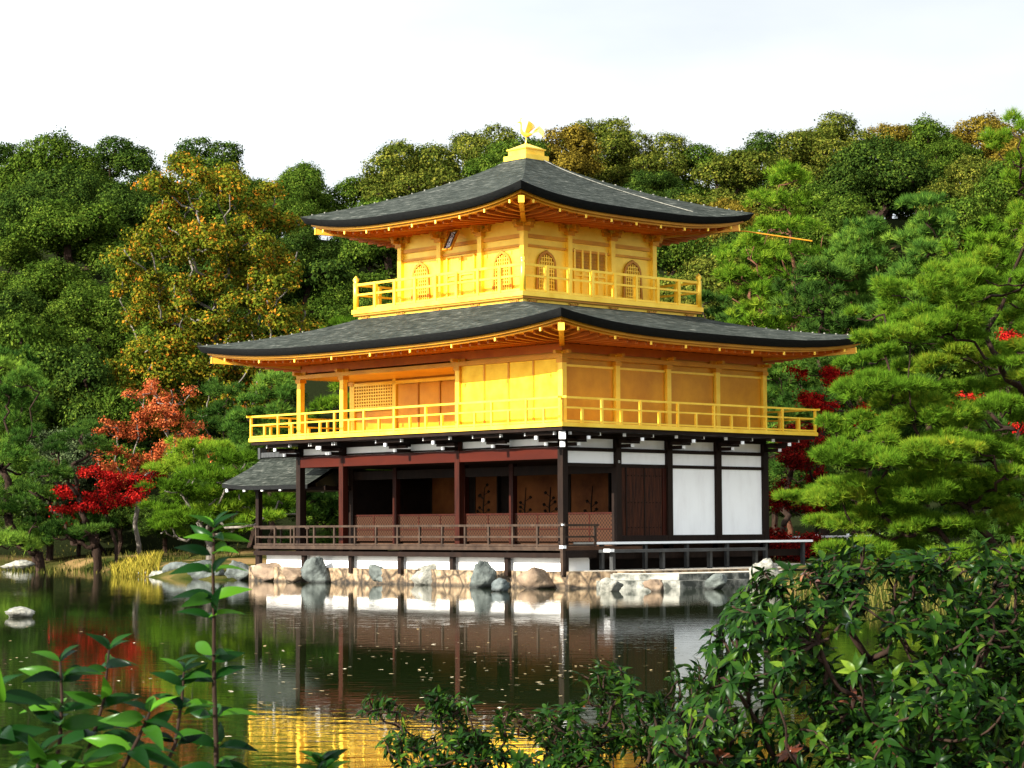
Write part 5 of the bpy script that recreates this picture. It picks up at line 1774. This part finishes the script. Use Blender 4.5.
def shrub(name, root, regions, ntips, leaf_len, label, seed, tmpl, mat='shrub_leaf', whorl=(7, 11), red=0.05, stem_r=0.035, tip_r=0.0022, along=3, pre=None):
    """many-stemmed broadleaf shrub; regions = (px, py, half px, half py, distance, half depth)"""
    rng = np.random.default_rng(seed)
    base = Vector(root)
    ar = np.array([r[2] * r[3] for r in regions], float)
    tips = []
    for k in range(ntips):
        r = regions[rng.choice(len(regions), p=ar / ar.sum())]
        a = rng.uniform(0, 2 * PI); q_ = math.sqrt(rng.random())
        p = at(r[0] + math.cos(a) * q_ * r[2], r[1] + math.sin(a) * q_ * r[3], r[4] + rng.uniform(-r[5], r[5]))
        if vnoise(np.array([[p.x, p.y * 0.6, p.z]]), seed, 7.0)[0] < -0.16: continue
        tips.append(tuple(p - base))
    o = empty(name, base)
    tagp(o, label, 'shrub')
    pr = [Vector(p) - base for p in (pre or [])]
    mb_ = grow((0, 0, -0.05), tips, tip_r, stem_r, rng, 0.35, 0.5, pre=pr, n=5, wob=0.06, step_n=3)
    mb_.build('stems', 'bark_dark', o, True)
    P, D, U, Ln, redm = [], [], [], [], []
    cen = np.array(tips).mean(axis=0)
    for t in tips:
        t = np.array(t)
        d0 = (t - cen) * np.array([0.8, 0.8, 0.3]) + np.array([0, 0, 0.45]) + rng.normal(size=3) * 0.25
        d0 /= np.linalg.norm(d0)
        a0 = rng.uniform(0, 6.28)
        s = np.cross(d0, [0.3, 0.2, 1.0]); s /= np.linalg.norm(s); u = np.cross(s, d0)
        isred = rng.random() < red
        m_ = rng.integers(*whorl)
        for k in range(m_ + along):
            a = a0 + k * 2.4
            side = math.cos(a) * s + math.sin(a) * u
            el = rng.uniform(0.1, 0.9) if k < m_ else rng.uniform(-0.3, 0.4)
            d = side + d0 * el + np.array([0, 0, -0.12])
            back = (0.0 if k < m_ else rng.uniform(0.15, 0.7)) * leaf_len
            P.append(t - d0 * (back + k * 0.03 * leaf_len)); D.append(d); U.append(d0 + rng.normal(size=3) * 0.35 + np.array([0, -0.25, 0.3]))
            Ln.append(leaf_len * rng.uniform(0.5, 1.3) * (0.75 if isred else 1)); redm.append(isred)
    P, D, U, Ln, redm = map(np.array, (P, D, U, Ln, redm))
    for sel, mt, nm in ((~redm, mat, 'foliage'), (redm, 'red_leaf', 'red_foliage')):
        if not sel.any(): continue
        V, F = place_leaves(P[sel], D[sel], U[sel], Ln[sel], tmpl, rng)
        tn = np.repeat(np.clip(rng.normal(0.5, 0.24, sel.sum()), 0, 1), len(tmpl[1])) + rng.normal(size=sel.sum() * len(tmpl[1])) * 0.04
        link(nm, np_mesh(nm, V, F, tn, smooth=True), mt, o)
    return o


TM = leaf_template(5, 0.38, 0.14, 0.45)
TW = leaf_template(7, 0.34, 0.20, 0.40)
R1 = [(880, 570, 70, 26, 8.6, 0.5), (790, 605, 60, 40, 8.5, 0.5), (960, 590, 90, 45, 8.7, 0.6), (770, 650, 70, 40, 8.3, 0.5), (870, 640, 80, 50, 8.4, 0.5), (990, 670, 80, 60, 8.5, 0.6), (800, 710, 110, 50, 8.1, 0.6), (920, 720, 120, 60, 8.1, 0.6), (1040, 620, 60, 60, 8.7, 0.6), (725, 640, 26, 16, 8.5, 0.2), (830, 790, 130, 40, 8.2, 0.6), (1000, 800, 120, 40, 8.2, 0.6), (700, 745, 50, 40, 8.1, 0.4)]
b = at(900, 800, 8.5)
shrub('shrub', (b.x, 8.5, gz(b.x, 8.5)), R1, 1900, 0.058, 'large dark green glossy leaved shrub filling the lower right corner', 91, TM, red=0.015, stem_r=0.05,
      pre=[tuple(at(895, 780, 8.5)), tuple(at(885, 720, 8.5)), tuple(at(870, 660, 8.5))])
R2 = [(440, 745, 60, 22, 9.6, 0.4), (540, 735, 70, 30, 9.6, 0.4), (630, 715, 60, 35, 9.6, 0.4), (690, 705, 40, 30, 9.6, 0.4), (600, 760, 90, 30, 9.4, 0.4), (480, 775, 80, 20, 9.4, 0.4), (385, 706, 26, 12, 9.6, 0.2), (440, 705, 30, 14, 9.6, 0.2), (610, 672, 30, 10, 9.6, 0.2), (690, 672, 24, 10, 9.6, 0.2), (560, 800, 140, 20, 9.4, 0.4)]
b = at(570, 800, 9.6)
shrub('shrub', (b.x, 9.6, gz(b.x, 9.6)), R2, 900, 0.046, 'lower fine leaved shrub with red shoots along the bottom centre', 92, TM, red=0.03, stem_r=0.03, whorl=(6, 9), along=4)


def shoot(name, path, rs, levels, leaf_len, label, seed, mat='shoot_leaf', tilt=0.5, topcluster=4, bud=True):
    """upright leafy shoot: stem through the points and pairs of big leaves at the given levels"""
    rng = np.random.default_rng(seed)
    pts = [at(*p) for p in path]
    g0 = gz(pts[0].x, pts[0].y)
    foot = Vector((pts[0].x + rng.normal() * 0.03, pts[0].y, g0))
    o = empty(name, foot)
    tagp(o, label, 'plant', 'leafy shoots in the left foreground')
    full = [foot - foot] + [p - foot for p in pts]
    MB().tube(full, [rs * 1.4] + [rs * (1 - 0.7 * i / len(pts)) for i in range(len(pts))], 7).build('stem', 'bark_dark', o, True)
    P, D, U, Ln = [], [], [], []
    def sample(f):
        s = f * (len(pts) - 1); i = min(int(s), len(pts) - 2)
        return pts[i].lerp(pts[i + 1], s - i) - foot
    axis = (pts[-1] - pts[0]).normalized()
    a0 = rng.uniform(0, 6.28)
    for i, (f, m_, k_) in enumerate(levels):
        a0 += 1.3; m_ += 2
        for j in range(m_):
            a = a0 + 2 * PI * j / m_ + rng.normal() * 0.25
            side = np.array([math.cos(a), math.sin(a) * 0.9, 0])
            d = side * (1.0) + np.array(axis) * (tilt + rng.normal() * 0.15)
            P.append(np.array(sample(f)) + rng.normal(size=3) * 0.004); D.append(d)
            U.append(np.array([0, -0.75, 0.75]) + rng.normal(size=3) * 0.45); Ln.append(leaf_len * k_ * rng.uniform(0.85, 1.15))
    top_ = np.array(pts[-1] - foot)
    for j in range(topcluster):
        a = a0 + 2 * PI * j / max(1, topcluster)
        P.append(top_); D.append(np.array([math.cos(a), math.sin(a), 0.7 + 0.5 * rng.random()])); U.append(np.array([math.cos(a) * -0.4, -0.6, 0.8])); Ln.append(leaf_len * 0.62)
    P, D, U, Ln = map(np.array, (P, D, U, Ln))
    V, F = place_leaves(P, D, U, Ln * 0.84, TW, rng)
    tn = np.repeat(np.clip(rng.normal(0.55, 0.22, len(P)), 0, 1), len(TW[1]))
    link('foliage', np_mesh('foliage', V, F, tn, smooth=True), mat, o)
    return o


Yf = 3.9
shoot('leafy_shoot', [(217, 800, Yf), (216, 740, Yf), (214, 680, Yf), (214, 620, Yf), (213, 570, Yf), (214, 528, Yf)], 0.0050,
      [(0.02, 3, 0.9), (0.10, 3, 0.95), (0.18, 2, 0.9), (0.28, 3, 0.8), (0.40, 2, 0.85), (0.47, 4, 0.8), (0.60, 2, 0.85), (0.68, 2, 0.9), (0.80, 3, 0.8), (0.88, 2, 0.8), (0.95, 4, 0.8)], 0.092,
      'tallest leafy shoot in the foreground, reaching up before the porch rocks', 201, tilt=0.35, topcluster=5)
shoot('leafy_shoot', [(150, 800, 3.7), (175, 745, 3.7), (182, 700, 3.7), (184, 672, 3.7)], 0.0038, [(0.35, 3, 0.8), (0.6, 3, 0.85), (0.85, 4, 0.8)], 0.085,
      'short bright shoot close on the left of the tallest one', 202, topcluster=4)
shoot('leafy_shoot', [(50, 800, 3.6), (60, 740, 3.6), (62, 700, 3.6), (60, 662, 3.6)], 0.0042, [(0.15, 3, 1.0), (0.45, 2, 1.0), (0.6, 2, 0.8), (0.85, 4, 0.9)], 0.095,
      'shoot with light green tip leaves at the far left', 203, tilt=0.3, topcluster=3)
shoot('leafy_shoot', [(70, 800, 3.7), (92, 740, 3.7), (104, 700, 3.7), (109, 650, 3.7)], 0.0040, [(0.2, 4, 1.1), (0.4, 4, 1.1), (0.65, 4, 0.8), (0.9, 3, 0.7)], 0.092,
      'shoot with arching dark leaves and a small pale bud, third from the left', 204, tilt=0.2, topcluster=4)
shoot('leafy_shoot', [(-10, 800, 3.5), (-6, 740, 3.5), (-4, 690, 3.5)], 0.0045, [(0.1, 4, 1.1), (0.5, 4, 1.2), (0.9, 4, 1.1)], 0.10, 'dark leaved shoot cut by the left frame edge', 205, tilt=0.2)
shoot('leafy_shoot', [(110, 810, 3.5), (122, 770, 3.5), (140, 735, 3.5), (150, 712, 3.5)], 0.0042, [(0.1, 5, 1.0), (0.5, 4, 1.0), (0.85, 4, 0.9)], 0.09, 'low dark shoot between the third one and the tallest one', 206, tilt=0.2)
shoot('leafy_shoot', [(30, 812, 3.4), (36, 780, 3.4), (40, 752, 3.4)], 0.0042, [(0.2, 5, 1.0), (0.8, 5, 1.0)], 0.09, 'low dark shoot in the bottom left corner', 207, tilt=0.2)
shoot('leafy_shoot', [(318, 810, 3.9), (320, 780, 3.9), (322, 762, 3.9)], 0.0035, [(0.6, 3, 0.7), (0.95, 4, 0.6)], 0.085, 'tip of a bright green shoot at the bottom edge before the gold reflection', 208, tilt=0.9)
